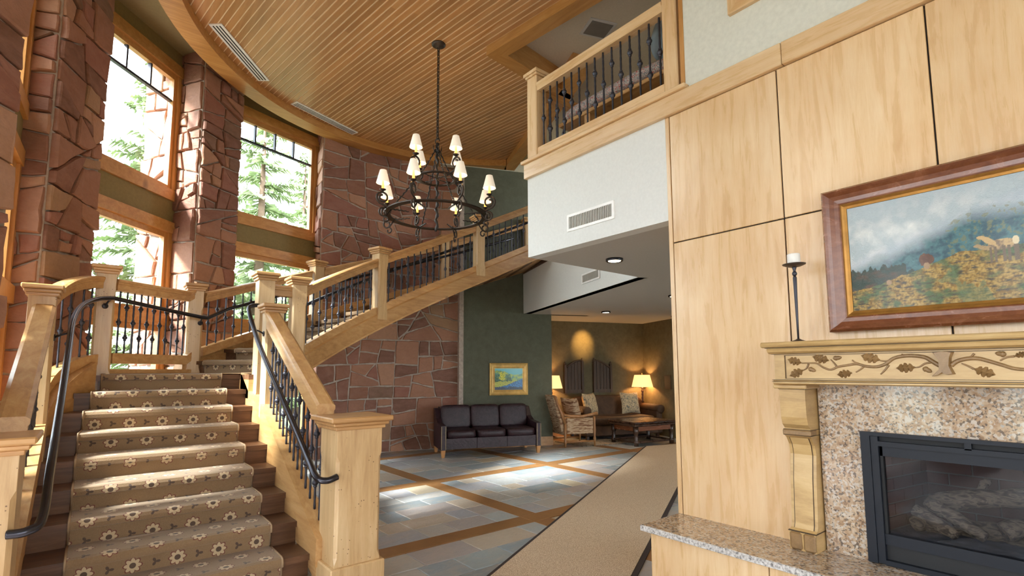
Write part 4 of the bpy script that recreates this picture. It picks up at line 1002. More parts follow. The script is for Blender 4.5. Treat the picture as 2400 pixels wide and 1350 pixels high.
for y0 in (1.20, -.16):
    c = obj('corbel', MB().ext([(x, y0, z) for x, z in cp_], (0, .135, 0)), 'mantel_wood', mt, True)
    obj('corbel_cap', MB().bbox(2.985, XR, y0-.02, y0+.155, 1.297, 1.322, .006), 'mantel_wood', c, True)
    obj('corbel_band', MB().bbox(3.043, 3.13, y0-.006, y0+.141, 1.040, 1.070, .005), 'carving_wood', c, True)
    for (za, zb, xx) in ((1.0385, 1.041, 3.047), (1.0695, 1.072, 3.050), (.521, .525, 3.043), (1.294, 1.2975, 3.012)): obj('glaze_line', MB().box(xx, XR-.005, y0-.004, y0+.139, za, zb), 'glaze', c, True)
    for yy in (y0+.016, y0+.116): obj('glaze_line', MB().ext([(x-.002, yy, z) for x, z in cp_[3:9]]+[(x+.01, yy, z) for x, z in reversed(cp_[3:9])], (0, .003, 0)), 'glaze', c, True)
    obj('corbel_inlay', MB().ext([(x-.004, y0+.02, z) for x, z in cp_[3:9]]+[(x+.01, y0+.02, z) for x, z in reversed(cp_[3:9])], (0, .095, 0)), 'mantel_wood', c, True)
    for dy in (.0, .07): obj('corbel_toe', MB().bbox(3.036, 3.06, y0+dy, y0+dy+.062, .426, .522, .010), 'carving_wood', c, True)

# painting over the mantel
def frame4(parent, nm, X0, y0, y1, z0, z1, wd, prof, mat, plane=None):
    """four mitred mouldings; prof [(inset 0..wd, proud)]; lies on plane x=X0 facing -x"""
    P = plane or (lambda a, z, d: (X0-d, a, z))
    cor = [(y1, z0, -1, 1), (y1, z1, -1, -1), (y0, z1, 1, -1), (y0, z0, 1, 1)]
    for i in range(4):
        a, b = cor[i], cor[(i+1) % 4]; m = len(prof); vs = [P(a[0]+a[2]*t, a[1]+a[3]*t, d) for t, d in prof]+[P(b[0]+b[2]*t, b[1]+b[3]*t, d) for t, d in prof]
        obj(nm, MB().add(vs, [(q, (q+1) % m, m+(q+1) % m, m+q) for q in range(m)]+[tuple(range(m)), tuple(reversed(range(m, 2*m)))]), mat, parent, True)
def canvas(parent, P, y0, y1, z0, z1, nx, ny, fn):
    m = MB(); vs = []; cols = []
    for j in range(ny+1):
        for i in range(nx+1):
            u, v = i/nx, j/ny; vs.append(P(y1+(y0-y1)*u, z0+(z1-z0)*v)); cols.append(fn(u, v))
    m.add(vs, [(j*(nx+1)+i, j*(nx+1)+i+1, (j+1)*(nx+1)+i+1, (j+1)*(nx+1)+i) for j in range(ny) for i in range(nx)])
    o = obj('canvas', m, 'oil', parent, True); ca = o.data.color_attributes.new('Col', 'FLOAT_COLOR', 'POINT')
    for i, c in enumerate(cols): ca.data[i].color = (*c, 1)
from mathutils import noise as mno
def nse(x, y, s=1, o=4): return mno.fractal(Vector((x*s, y*s, 3.1)), 1.0, 2.0, o)
def mixc(a, b, t): t = max(0, min(1, t)); return tuple(x+(y-x)*t for x, y in zip(a, b))
def big(u, v):      # u 0..1 over full canvas, v up
    n = nse(u*1.6, v, 6); n2 = nse(u*1.6, v, 22)
    sky = mixc((.40, .47, .50), (.66, .68, .66), .5+n*1.1+(.55-v)*.7)
    sky = mixc(sky, (.25, .32, .38), max(0, (v-.72)*2.2)*(.5+n))
    hill = .42+.62*max(0, u-.02)**1.05+.05*n if u < .62 else .80+.03*n-.1*(u-.62)
    far = .48+.50*u+.03*n
    c = sky
    if v < far+.03: c = mixc(c, (.33, .40, .48), min(1, (far+.03-v)/.10)*.55)
    if v < hill: c = mixc(c, mixc((.030, .085, .115), (.065, .17, .19), .5+n2*1.2+n), min(1, (hill-v)/.14)); 
    if v < hill-.02 and n2 > .25 and u > .5: c = mixc(c, (.20, .18, .05), .5)
    tree = .30+.05*nse(u, 0, 30)+.02
    if v < tree+.06*(u < .3) and u < .55: c = mixc((.02, .045, .035), (.09, .05, .03), max(0, nse(u, v, 14)+.3))
    if hypot((u-.40)*1.5, v-.40) < .055+.01*n2: c = mixc((.09, .035, .02), (.14, .06, .03), n2+.4)
    gl = .18+.24*min(1, u/.55)**1.2+.02*n
    if v < gl:
        n3 = nse(u*2.2, v, 48); g = mixc((.20, .115, .022), (.44, .29, .075), .5+n2*1.1+n3*.9); g = mixc(g, (.075, .12, .045), max(0, nse(u+3, v, 9)*2.2)); g = mixc(g, (.055, .045, .025), max(0, nse(u+7, v*2.0, 30)*1.8)); 
        if abs(u-.52-.5*(.25-v)+.10*n) < .05*(1.1-v*2.2)+.03*n2: g = mixc(g, (.11, .17, .08), .55)
        c = g
    def ell(cx, cy, rx, ry, rot=0):
        dx, dy = (u-cx)*1.42, v-cy; a_ = dx*cos(rot)+dy*sin(rot); b_ = -dx*sin(rot)+dy*cos(rot); return (a_/rx)**2+(b_/ry)**2 < 1
    deer = (.52, .36, .17)
    if ell(.74, .445, .085, .045): c = mixc(deer, (.20, .14, .09), .5-n2*2+(.445-v)*9)
    if ell(.685, .485, .055, .022, -.75): c = deer
    if ell(.655, .52, .028, .016, -.2): c = deer
    if ell(.67, .43, .05, .018, -.35) or ell(.635, .455, .022, .013): c = mixc(deer, (.08, .07, .06), .35)
    if ell(.795, .465, .02, .035): c = (.66, .56, .36)
    for lx_ in (.69, .71, .745, .765, .79, .80):
        if abs(u-lx_) < .006 and .30 < v < .43: c = (.14, .10, .06)
    if ell(.40, .345, .022, .03) or ell(.205, .235, .02, .025): c = (.34, .22, .12)
    return tuple(max(0, x) for x in c)
bp = empty('landscape_painting', (XR, .58, 1.605), 'large oil landscape with deer in a mahogany and gold frame', 'painting')
frame4(bp, 'frame_moulding', XR-.004, .06, 1.103, 1.605, 2.392, .1, [(0, 0), (0, .055), (.012, .070), (.022, .060), (.035, .045), (.055, .032), (.075, .030), (.082, .026), (.082, 0)], 'frame_wood')
frame4(bp, 'gilt_liner', XR-.004, .142, 1.021, 1.687, 2.310, .03, [(0, 0), (0, .028), (.008, .032), (.016, .024), (.028, .018), (.028, 0)], 'dark_gold')
canvas(bp, lambda y, z: (XR-.018, y, z), .172, .992, 1.716, 2.281, 300, 210, big)
# candle
ch = empty('candle_holder', (3.02, 1.218, 1.552), 'tall slim wrought iron candle holder on the mantel', 'candle holder')
obj('base', MB().lathe([(.045, 0), (.046, .004), (.02, .012), (.006, .02)], 18, (3.02, 1.218, 1.552)), 'plate_bronze', ch, True)
obj('stem', MB().lathe([(.005, .015), (.0065, .12), (.0095, .30), (.011, .36), (.006, .372)], 8, (3.02, 1.218, 1.552)), 'iron', ch, True)
obj('knob', MB().lathe([(.004, .368), (.011, .376), (.013, .384), (.010, .393), (.006, .398), (.010, .412), (.013, .422)], 12, (3.02, 1.218, 1.552)), 'iron', ch, True)
obj('drip_plate', MB().lathe([(.01, .420), (.035, .424), (.058, .434), (.060, .438), (.034, .430)], 20, (3.02, 1.218, 1.552)), 'plate_bronze', ch, True)
obj('pillar_candle', MB().lathe([(.032, .430), (.033, .433), (.033, .492), (.030, .495), (.012, .489)], 20, (3.02, 1.218, 1.552)), 'candle_wax', label='short white pillar candle on the iron holder', cat='candle')

# ================================================================== VENTS AND DOWNLIGHTS
def register(name, P, w_, h_, label):
    r = empty(name, P(w_/2, 0, 0), label, 'vent', 'air vents'); 
    def pb(nm, mat, *bx):
        m = MB()
        for (a0, a1, b0, b1, d0, d1) in bx:
            vs = [P(a, b, d) for d in (d0, d1) for (a, b) in ((a0, b0), (a1, b0), (a1, b1), (a0, b1))]; m.add(vs, [(3, 2, 1, 0), (4, 5, 6, 7), (0, 1, 5, 4), (1, 2, 6, 5), (2, 3, 7, 6), (3, 0, 4, 7)])
        obj(nm, m, mat, r, True)
    e = .022; pb('frame', 'white_metal', (0, w_, 0, e, 0, .012), (0, w_, h_-e, h_, 0, .012), (0, e, e, h_-e, 0, .012), (w_-e, w_, e, h_-e, 0, .012))
    pb('recess', 'grille_grey', (e, w_-e, e, h_-e, .0005, .002)); n = 26
    pb('louvre_slats', 'reg_slat', *[(e+(w_-2*e)*(k+.2)/n, e+(w_-2*e)*(k+.62)/n, e, h_-e, .002, .009) for k in range(n)])
    return r
register('wall_register', lambda a, b, d: (XR-d, 3.16-a, 2.62+b), .53, .15, 'white slatted air register on the white fascia')
dv = Vector((FC[0]-AP[0], FC[1]-AP[1], 0)).normalized(); nv = Vector((-dv.y, dv.x, 0))
register('wall_register', lambda a, b, d: tuple(Vector((5.425, 5.068, 2.635))-dv*a+nv*(d+.012)+Vector((0, 0, b))), .54, .145, 'white slatted air register on the soffit face by the stair')
def diffuser(p0, p1, wd, label):
    a, b = Vector((*p0, 0)), Vector((*p1, 0)); d = (b-a).normalized(); n = Vector((-d.y, d.x, 0)); L = (b-a).length; z = ZCEIL-.006
    r = empty('linear_diffuser', (*p0, z), label, 'vent', 'ceiling slot diffusers')
    def q(nm, mat, l0, l1, w0, w1, z0, z1): obj(nm, MB().prism([tuple((a+d*l+n*w_)[:2]) for l, w_ in ((l0, w0), (l1, w0), (l1, w1), (l0, w1))], z0, z1), mat, r, True)
    q('frame', 'white_metal', 0, L, -wd/2, wd/2, z-.012, z)
    for k in (-1, 0, 1): q('slot', 'slot_black', .025, L-.025, k*wd*.25-wd*.052, k*wd*.25+wd*.052, z-.0135, z-.0121)
diffuser((.865, 6.51), (1.605, 7.42), .155, 'white slot diffuser in the planked ceiling nearest the tall window'); diffuser((2.105, 7.775), (3.22, 8.18), .14, 'white slot diffuser in the planked ceiling near the curved stone wall')
vg = empty('ceiling_grille', (4.5, 3.9, 5.6), 'square return air grille in the upper hall ceiling', 'vent')
G4 = [(4.375, 3.885), (4.711, 3.762), (4.825, 4.056), (4.485, 4.178)]
obj('frame', MB().prism(G4, 5.588, 5.6), 'ceiling_paint', vg, True); gc = (sum(p[0] for p in G4)/4, sum(p[1] for p in G4)/4)
obj('grille', MB().prism([(gc[0]+(x-gc[0])*.8, gc[1]+(y-gc[1])*.8) for x, y in G4], 5.584, 5.589), 'grille_grey', vg, True)
DL = [(3.908, 3.23, 'round recessed downlight nearest the white fascia'), (7.309, 6.271, 'round recessed downlight above the wicker chair'), (6.512, 4.294, 'round recessed downlight half hidden by the maple wall, nearer one'), (8.998, 5.92, 'round recessed downlight half hidden by the maple wall, farther one')]
for x, y, lab in DL:
    r = empty('downlight', (x, y, ZC), lab, 'ceiling light', 'recessed downlights')
    obj('trim_ring', MB().lathe([(.062, 0), (.085, 0), (.083, -.022), (.078, -.026), (.062, -.02)], 24, (x, y, ZC), cap=False), 'rail_metal', r, True)
    obj('lens', MB().lathe([(.001, -.024), (.060, -.022), (.062, 0), (.001, 0)], 20, (x, y, ZC), cap=False), 'downlight_lens', r, True)
    L_ = bpy.data.lights.new('downlight_beam', 'SPOT'); L_.energy = 22; L_.spot_size = 2.2; L_.spot_blend = .6; L_.color = (1, .80, .55); L_.shadow_soft_size = .05
    lo = bpy.data.objects.new('downlight_beam', L_); COL.objects.link(lo); lo.parent = r; lo.location = (0, 0, -.04)
L_ = bpy.data.lights.new('wall_wash', 'SPOT'); L_.energy = 85; L_.spot_size = .78; L_.spot_blend = 1.0; L_.color = (1, .56, .16); L_.shadow_soft_size = .03
lo = bpy.data.objects.new('wall_wash', L_); COL.objects.link(lo); lo.location = (8.23, 7.30, 2.46); lo.rotation_euler = (Vector((8.45, 7.94, 2.02))-Vector((8.23, 7.30, 2.46))).to_track_quat('-Z', 'Y').to_euler()

# ================================================================== CHANDELIER
cx, cy = 3.082, 5.227
cd = empty('chandelier', (cx, cy, 2.95), 'two tier wrought iron chandelier with small cream shades on a chain', 'chandelier')
obj('canopy', MB().lathe([(.001, 0), (.085, 0), (.085, -.012), (.06, -.028), (.02, -.035), (.012, -.06), (.001, -.06)], 24, (cx, cy, ZCEIL-.006), cap=False), 'bronze_iron', cd, True)
def link_mesh(l, w_, r):
    p = []
    for i in range(16):
        g = 2*pi*i/16; p.append((w_*cos(g), 0, (l-w_)*(1 if sin(g) > 0 else -1)*(abs(sin(g)) > .01)+w_*sin(g)))
    return MB().tube(p, r, 6, closed=True)
lm = setmat(link_mesh(.032, .013, .0055).mesh('chain_link'), 'chain_iron')
z = ZCEIL-.075; k = 0
while z > 4.20:
    inst('chain_link', lm, cd, (cx, cy, z), (k % 2)*pi/2+.2); z -= .045; k += 1
obj('hook', MB().tube([(cx+.026*cos(a), cy-.026*sin(a)*.6, 4.17+.03*sin(a)) for a in [pi*1.5-i*.35 for i in range(14)]], .006, 6), 'chain_iron', cd, True)
# twisted rod
rod = [(cx+.009*cos(i*.9), cy+.009*sin(i*.9), 4.15-i*.0185) for i in range(60)]
obj('twisted_rod', MB().tube(rod, [.017+.004*sin(i*1.7) for i in range(60)], 7), 'chain_iron', cd, True)
obj('lower_chain', MB().tube([(cx+.006*cos(i*1.2), cy+.006*sin(i*1.2), 3.05-i*.0) for i in range(2)], .004, 5), 'chain_iron', cd, True) if False else None
def ringm(nm, r, z, wd, hh):
    n = 48; pa = [(cx+r*cos(2*pi*i/n), cy+r*sin(2*pi*i/n), z) for i in range(n)]
    obj(nm, MB().sweep(pa, [(-wd/2, -hh/2), (wd/2, -hh/2), (wd/2, hh/2), (-wd/2, hh/2)], closed=True), 'bronze_iron', cd, True)
ZL1, ZL2 = 3.24, 3.70
ringm('lower_ring', .575, ZL1, .075, .012); ringm('upper_ring', .225, ZL2, .045, .012)
def spiral(c, d, r0, r1, a0, turns, n=22, flip=1):   # scroll in the vertical plane holding direction d
    out = []
    for i in range(n+1):
        t = i/n; g = a0+flip*turns*2*pi*t; r = r0+(r1-r0)*t; out.append((c[0]+d[0]*r*cos(g), c[1]+d[1]*r*cos(g), c[2]+r*sin(g)))
    return out
def arm(ang, rr, zr, ro):
    d = (cos(ang), sin(ang)); P = lambda r, z: (cx+d[0]*r, cy+d[1]*r, z)
    sc = .075
    # big scroll holding the candle, S tail below, twisted inner bar
    up_ = [P(rr-.05, zr+.01), P(rr+.02, zr+.012), P(ro-.02, zr+.03)]+[P(ro+r_*cos(g), zr+.115+r_*sin(g)) for (r_, g) in [(.078*(1-.62*i/20), -pi/2+i*.47) for i in range(21)]]
    a = obj('scroll_arm', MB().tube(smooth(up_[:3], 4)[:-1]+up_[3:], .0115, 7), 'bronze_iron', cd, True)
    tl = [P(ro-.01+r_*cos(g), zr-.055+r_*sin(g)) for (r_, g) in [(.055*(1-.5*i/14), pi/2-i*.42) for i in range(15)]]
    tl2 = [P(ro-.035+r_*cos(g), zr-.135+r_*sin(g)) for (r_, g) in [(.038*(1-.55*i/12), pi/2+i*.45) for i in range(13)]]
    if zr < 3.5:
        obj('scroll_tail', MB().tube([P(rr, zr+.008)]+tl, .010, 7), 'bronze_iron', a, True); obj('scroll_tip', MB().tube([P(rr-.02, zr-.012)]+tl2, .0085, 7), 'bronze_iron', a, True)
        obj('twisted_bar', MB().tube([P(rr-.03-.20*i/16+.0, zr+.004*sin(i*1.6)) for i in range(17)], [.011-.005*i/16 for i in range(17)], 6), 'chain_iron', a, True)
    zc_ = zr+.205
    obj('drip_cup', MB().lathe([(.006, -.02), (.014, -.012), (.034, 0), (.036, .006), (.012, .004)], 14, P(ro, zc_)), 'bronze_iron', a, True)
    obj('candle_tube', MB().lathe([(.0145, .004), (.0145, .105), (.002, .115)], 10, P(ro, zc_)), 'candle_tube', a, True)
    obj('lamp_shade', MB().lathe([(.076, .078), (.038, .228), (.036, .228), (.074, .078)], 22, P(ro, zc_), cap=False), 'lamp_shade', a, True)
    L_ = bpy.data.lights.new('candle_bulb', 'POINT'); L_.energy = .8; L_.color = (1, .66, .30); L_.shadow_soft_size = .02
    lo = bpy.data.objects.new('candle_bulb', L_); COL.objects.link(lo); lo.location = P(ro, zc_+.145)
cam_az = atan2(cy, cx)
for k in range(8): arm(cam_az+radians(22.5+45*k), .575, ZL1, .655)
for k in range(4): arm(cam_az+radians(41+90*k), .225, ZL2, .325)
for k in range(4):
    g = cam_az+radians(45+90*k); obj('cross_bar', MB().tube([(cx+.2*cos(g)*(1-i/8), cy+.2*sin(g)*(1-i/8), ZL2+.003*sin(i*2)) for i in range(9)], .0055, 6), 'chain_iron', cd, True)
def chain(p, q, n):
    d = Vector(q)-Vector(p); 
    m = MB(); pts = []
    N_ = n*6
    for i in range(N_+1):
        t = i/N_; b = Vector(p)+d*t; b.z -= .02*sin(pi*t); pts.append((b.x+.004*cos(i*1.05), b.y+.004*sin(i*1.05), b.z))
    obj('support_chain', m.tube(pts, [.006+.004*abs(sin(i*.52)) for i in range(N_+1)], 6), 'chain_iron', cd, True)
for k in range(4):
    g = cam_az+radians(90*k+20); d = (cos(g), sin(g)); chain((cx+.02*d[0], cy+.02*d[1], 4.07), (cx+.225*d[0], cy+.225*d[1], ZL2), 8); chain((cx+.235*d[0], cy+.235*d[1], ZL2), (cx+.57*d[0], cy+.57*d[1], ZL1), 9)
    obj('spear_tip', MB().tube([(cx+.012*d[0], cy+.012*d[1], 4.02), (cx+.05*d[0], cy+.05*d[1], 4.06), (cx+.055*d[0], cy+.055*d[1], 4.12)], [.006, .006, .002], 6), 'chain_iron', cd, True)

# ================================================================== FURNITURE
# coir runner with dark binding
ru = empty('runner_rug', (4.5, 3.7, 0), 'long tan woven runner mat with dark border on the slate floor', 'rug')
ud = Vector((.8872, .4614, 0)); un = Vector((.4614, -.8872, 0))
def rp(l, n): p = Vector((2.873, 3.336, 0))+ud*l+un*n; return (p.x, p.y)
out = [rp(-3.2, 0), rp(5.817, 0), (9.05, 5.76), (8.7, 5.2), rp(5.2, .945), rp(-3.2, .945)]
inn = [rp(-3.2, .028), rp(5.80, .028), (9.0, 5.74), (8.66, 5.22), rp(5.19, .905), rp(-3.2, .905)]
obj('border', MB().prism(out, .002, .010), 'mat_border', ru, True); obj('field', MB().prism(inn, .0101, .013), 'coir', ru, True)

def thing(name, loc, rz, label, cat, group=None):
    o = empty(name, loc, label, cat, group, None, rz); return o
def rotx(mb, a, c):      # tilt about x axis through c
    mb.v = [(x, c[1]+(y-c[1])*cos(a)-(z-c[2])*sin(a), c[2]+(y-c[1])*sin(a)+(z-c[2])*cos(a)) for x, y, z in mb.v]; return mb
# leather sofa, local: x along width, y into depth (back at +y), z up
W_ = 1.74; D_ = .74
so = thing('leather_sofa', (4.455, 7.335, 0), radians(-20.5), 'dark plum leather three seat sofa against the green wall', 'sofa')
for x0 in (0, W_-.085):
    a = obj('arm', MB().ext([(x0, 0, .12), (x0, D_-.06, .12), (x0, D_-.03, .76), (x0, D_-.14, .76), (x0, D_-.26, .60), (x0, D_-.40, .535), (x0, 0, .51)], (.085, 0, 0)), 'leather', so)
    for dx in (.008, .077):
        obj('nail_trim', MB().tube([(x0+dx, -.003, .13+.0095*i) for i in range(40)], [.004 if i % 2 else .0022 for i in range(40)], 5), 'brass_nail', a)
    for y0 in (.0, D_-.09):
        m = MB(); m.add([(x0+.018, y0+.015, 0), (x0+.062, y0+.015, 0), (x0+.062, y0+.06, 0), (x0+.018, y0+.06, 0), (x0+.006, y0+.003, .12), (x0+.078, y0+.003, .12), (x0+.078, y0+.078, .12), (x0+.006, y0+.078, .12)], [(0, 3, 2, 1), (4, 5, 6, 7), (0, 1, 5, 4), (1, 2, 6, 5), (2, 3, 7, 6), (3, 0, 4, 7)]); obj('leg', m, 'sofa_foot', so)
iw = (W_-.17)/3
for k in range(3):
    x0 = .085+k*iw
    obj('front_panel', MB().bbox(x0+.001, x0+iw-.001, .02, .06, .13, .305, .004), 'leather', so)
    obj('seat_cushion', MB().cushion(x0+.003, x0+iw-.003, -.005, .56, .295, .435, 6, 14, 12, .006), 'leather', so)
    m = MB().cushion(x0-.004, x0+iw+.004, .42, .66, .40, .81, 7, 16, 16, .014); obj('back_cushion', rotx(m, radians(-8), (0, .55, .42)), 'leather', so)
obj('seat_deck', MB().box(.085, W_-.085, .05, D_-.06, .14, .30), 'leather', so)
obj('back_panel', MB().ext([(.085, D_-.09, .13), (.085, D_-.01, .13), (.085, D_+.02, .775), (.085, D_-.06, .775)], (W_-.17, 0, 0)), 'leather', so)
# small landscape on the green wall
g0 = Vector((5.738, 7.759, 0)); g1 = Vector((6.417, 7.466, 0)); gd = (g1-g0).normalized(); gn = Vector((gd.y, -gd.x, 0))
def GP(a, z, d): p = g0+gd*a+gn*(d+.002); return (p.x, p.y, z)
sp = empty('river_painting', (6.08, 7.61, .95), 'small bright river landscape in a gilt frame above the leather sofa', 'painting')
frame4(sp, 'gilt_moulding', 0, 0, .74, .950, 1.548, .1, [(0, 0), (0, .03), (.02, .045), (.045, .03), (.07, .022), (.075, .030), (.09, .018), (.10, .014), (.10, 0)], 'gold', lambda a, z, d: GP(a, z, d))
def small(u, v):
    u = 1-u; n = nse(u, v, 8); n2 = nse(u, v, 26)
    c = mixc((.10, .52, .66), (.20, .62, .70), v)
    if v < .80+.10*sin(u*5+1)+.03*n: c = mixc((.10, .30, .22), (.38, .55, .12), .5+n*1.5+(u-.5))
    if v < .72 and u < .55 and n2+.25 > (v-.35)*.8: c = mixc((.012, .05, .035), (.05, .13, .05), .5+n2)
    if hypot((u-.27)*1.5, (v-.62)*.72) < .15+.10*n2+.05*n: c = mixc((.30, .42, .02), (.82, .76, .06), .5+n2*2.0)
    if v < .70-.25*abs(sin(u*34)) and .40 < u < .62 and v > .34: c = mixc((.015, .06, .04), (.06, .16, .06), .5+n2)
    if v < .38+.05*n+.04*u: c = mixc((.30, .40, .05), (.62, .60, .12), .5+n2*1.4)
    if v < .12+.42*u**1.6+.03*n: c = mixc((.02, .08, .30), (.06, .30, .62), .5+n2*1.6+(u-.6)*.6)
    if v < .13+.05*n: c = mixc((.015, .03, .07), (.05, .09, .16), .5+n2)
    return tuple(max(0, x) for x in c)
canvas(sp, lambda a, z: GP(a, z, .008), .10, .64, 1.05, 1.448, 110, 86, small)

# alcove: frame along its back wall
av = (Vector((*AB1, 0))-Vector((7.76, 8.18, 0))).normalized(); an_ = Vector((av.y, -av.x, 0)); arz = atan2(av.y, av.x)
def AL(a, d): p = Vector((7.76, 8.18, 0))+av*a+an_*d; return (p.x, p.y)
# brown sofa
L2 = 1.90; p = AL(.26, .93)
s2 = thing('brown_sofa', (*p, 0), arz, 'brown suede rolled arm sofa at the back of the alcove', 'sofa')
obj('base', MB().bbox(.05, L2-.05, .03, .86, .08, .30, .02), 'suede', s2)
obj('seat_cushion', MB().cushion(.16, L2-.16, .0, .68, .28, .46, 6), 'suede', s2)
obj('backrest', rotx(MB().cushion(.05, L2-.05, .62, .88, .25, .86, 5), radians(-6), (0, .8, .3)), 'suede', s2)
for x0 in (0, L2-.18):
    a = obj('arm', MB().bbox(x0+.02, x0+.16, .02, .80, .08, .56, .03), 'suede', s2); obj('arm_roll', MB().tube([(x0+.09+(.02 if x0 else -.02), y, .585) for y in (.0, .02, .78, .8)], [.07, .095, .095, .07], 14), 'suede', a)
for x0 in (.08, L2-.14):
    for y0 in (.08, .76): obj('leg', MB().bbox(x0, x0+.06, y0, y0+.06, 0, .09, .006), 'dark_wood', s2)
def pillow(a, d, z, tilt, lab, mat='pillow_cloth', sz=.46, tw=0):
    m = MB(); n = 12; vs = []
    for sd in (1, -1):
        for j in range(n+1):
            for i in range(n+1):
                u, v = i/n*2-1, j/n*2-1; th = .085*max(0, (1-u**4)*(1-v**4))**.6; pin = 1-.10*(1-abs(v))*abs(u)**3; pin2 = 1-.10*(1-abs(u))*abs(v)**3
                vs.append((u*sz/2*pin, sd*th, v*sz/2*pin2))
    o_ = (n+1)**2; fs = []
    for j in range(n):
        for i in range(n): q = j*(n+1)+i; fs.append((q, q+1, q+n+2, q+n+1)); fs.append((o_+q+n+1, o_+q+n+2, o_+q+1, o_+q))
    m.add(vs, fs, True); o = obj('throw_pillow', m, mat, label=lab, cat='pillow', origin=(0, 0, 0)); o.location = (*AL(a, d), z); o.rotation_euler = (radians(tilt), 0, arz+tw)
pillow(.66, .42, .70, -14, 'patterned tan pillow on the brown sofa beside the wicker chair', tw=.5); pillow(1.62, .46, .70, -12, 'patterned tan pillow on the brown sofa near the lit corner lamp')
# floor lamps behind sofa
def lamp(x, y, lab):
    r = thing('floor_lamp', (x, y, 0), 0, lab, 'lamp', 'floor lamps in the alcove')
    obj('base', MB().lathe([(.001, 0), (.14, 0), (.14, .02), (.05, .05), (.02, .07)], 20), 'dark_wood', r)
    obj('pole', MB().lathe([(.014, .06)]+[(.014+.012*abs(sin(i*.9))*(1 if i % 5 else 1.8), .06+i*.022) for i in range(1, 44)]+[(.010, 1.03)], 10), 'dark_wood', r)
    obj('shade', MB().lathe([(.235, 1.035), (.17, 1.30), (.167, 1.30), (.232, 1.035)], 28, cap=False), 'shade_amber', r)
    obj('finial', MB().lathe([(.004, 1.28), (.004, 1.32), (.012, 1.33), (.003, 1.35)], 8), 'brass_nail', r)
    obj('harp', MB().tube([(0, 0, 1.02), (0, 0, 1.29)], .004, 6), 'brass_nail', r)
    L_ = bpy.data.lights.new('lamp_bulb', 'POINT'); L_.energy = 16; L_.color = (1, .55, .20); L_.shadow_soft_size = .03
    lo = bpy.data.objects.new('lamp_bulb', L_); COL.objects.link(lo); lo.parent = r; lo.location = (.03, 0, 1.16)
lamp(*AL(2.08, .27), 'lit floor lamp with turned pole in the alcove corner'); lamp(*AL(-.16, .26), 'lit floor lamp half hidden behind the green wall corner')
# gate panels on the wall
def gate(a0, flip, lab):
    P = lambda a, z, d: (*AL(a0+(a if not flip else .47-a), d), z)
    r = empty('gate_panel', P(.23, .92, 0), lab, 'wall decor', 'weathered gate panels on the alcove wall')
    def bx(nm, a_, b_, z0, z1a, z1b, d0, d1):
        vs = [P(a_, z0, d0), P(b_, z0, d0), P(b_, z1b, d0), P(a_, z1a, d0), P(a_, z0, d1), P(b_, z0, d1), P(b_, z1b, d1), P(a_, z1a, d1)]
        obj(nm, MB().add(vs, [(3, 2, 1, 0), (4, 5, 6, 7), (0, 1, 5, 4), (1, 2, 6, 5), (2, 3, 7, 6), (3, 0, 4, 7)]), 'weathered_wood', r, True)
    bx('stile', 0, .05, .92, 1.52, 1.54, .005, .06); bx('stile', .42, .47, .92, 1.62, 1.60, .005, .06); bx('bottom_rail', .05, .42, .92, .99, .99, .01, .05)
    tp = lambda a: 1.45+.16*sin((a-.05)/.37*pi/2)
    pts = [P(.05+.37*i/8, tp(.05+.37*i/8)+.02, .03) for i in range(9)]; obj('top_rail', MB().tube(pts, .022, 7), 'weathered_wood', r, True)
    for k in range(9): a = .052+.0408*k; bx('slat', a+.002, a+.037, .985, tp(a), tp(a+.037), .01, .028+.006*(k % 2))
    for a in (.025, .445): obj('finial', MB().lathe([(.028, 0), (.03, .02), (.012, .035), (.02, .055), (.004, .075)], 8, P(a, 1.53 if a < .2 else 1.61, .03)), 'weathered_wood', r, True)
gate(.25, False, 'dark weathered gate panel on the alcove wall, higher side inward, nearest the green wall'); gate(.97, True, 'dark weathered gate panel on the alcove wall, nearest the corner lamp')
# armchair
ac_ = thing('wicker_chair', (6.80, 6.86, 0), radians(-20), 'wood framed armchair with striped cream and rust upholstery', 'armchair')
# local x: toward the table (front), y: away from camera (width)
CW, CD = .62, .60
for (x, y, h_) in ((0, 0, .44), (0, CW, .44)):
    obj('leg', MB().lathe([(.016, 0), (.022, .06), (.028, .10), (.018, .14), (.026, .2), (.026, h_)], 10, (x, y, 0)), 'chair_wood', ac_)
for y in (0, CW): obj('leg', MB().lathe([(.016, 0), (.018, .10), (.028, .14), (.018, .19), (.03, .3), (.02, .42), (.027, .5), (.022, .55)], 10, (CD, y, 0)), 'chair_wood', ac_)
for y in (0, CW):
    obj('arm', MB().tube([(-.04, y, .60), (.1, y, .565), (.35, y, .555), (.55, y, .585), (.66, y, .60)], [.022, .026, .026, .028, .036], 9), 'chair_wood', ac_)
    obj('back_post', MB().tube([(0, y, .42), (-.06, y, .60), (-.20, y, .93)], [.026, .026, .022], 8), 'chair_wood', ac_)
    obj('side_panel', MB().bbox(.03, CD-.03, y-.018, y+.018, .24, .53, .01), 'chair_stripe', ac_)
    obj('stretcher', MB().tube([(0, y, .10), (CD, y, .10)], .012, 8), 'chair_wood', ac_)
obj('back_rail', MB().tube([(-.20, 0, .93), (-.20, CW, .93)], .02, 8), 'chair_wood', ac_); obj('front_rail', MB().bbox(CD-.04, CD, .02, CW-.02, .24, .40, .01), 'chair_stripe', ac_)
m = MB().bbox(-.05, .03, .02, CW-.02, .26, .95, .02); m.v = [(x-(max(0, z-.45))*.36, y, z) for x, y, z in m.v]; obj('backrest', m, 'chair_stripe', ac_)
obj('seat', MB().cushion(.02, CD+.03, .03, CW-.03, .36, .50, 6), 'chair_stripe', ac_)
obj('seat_frame', MB().bbox(-.02, .03, .02, CW-.02, .22, .40, .008), 'chair_stripe', ac_)
m = MB(); sz = .44
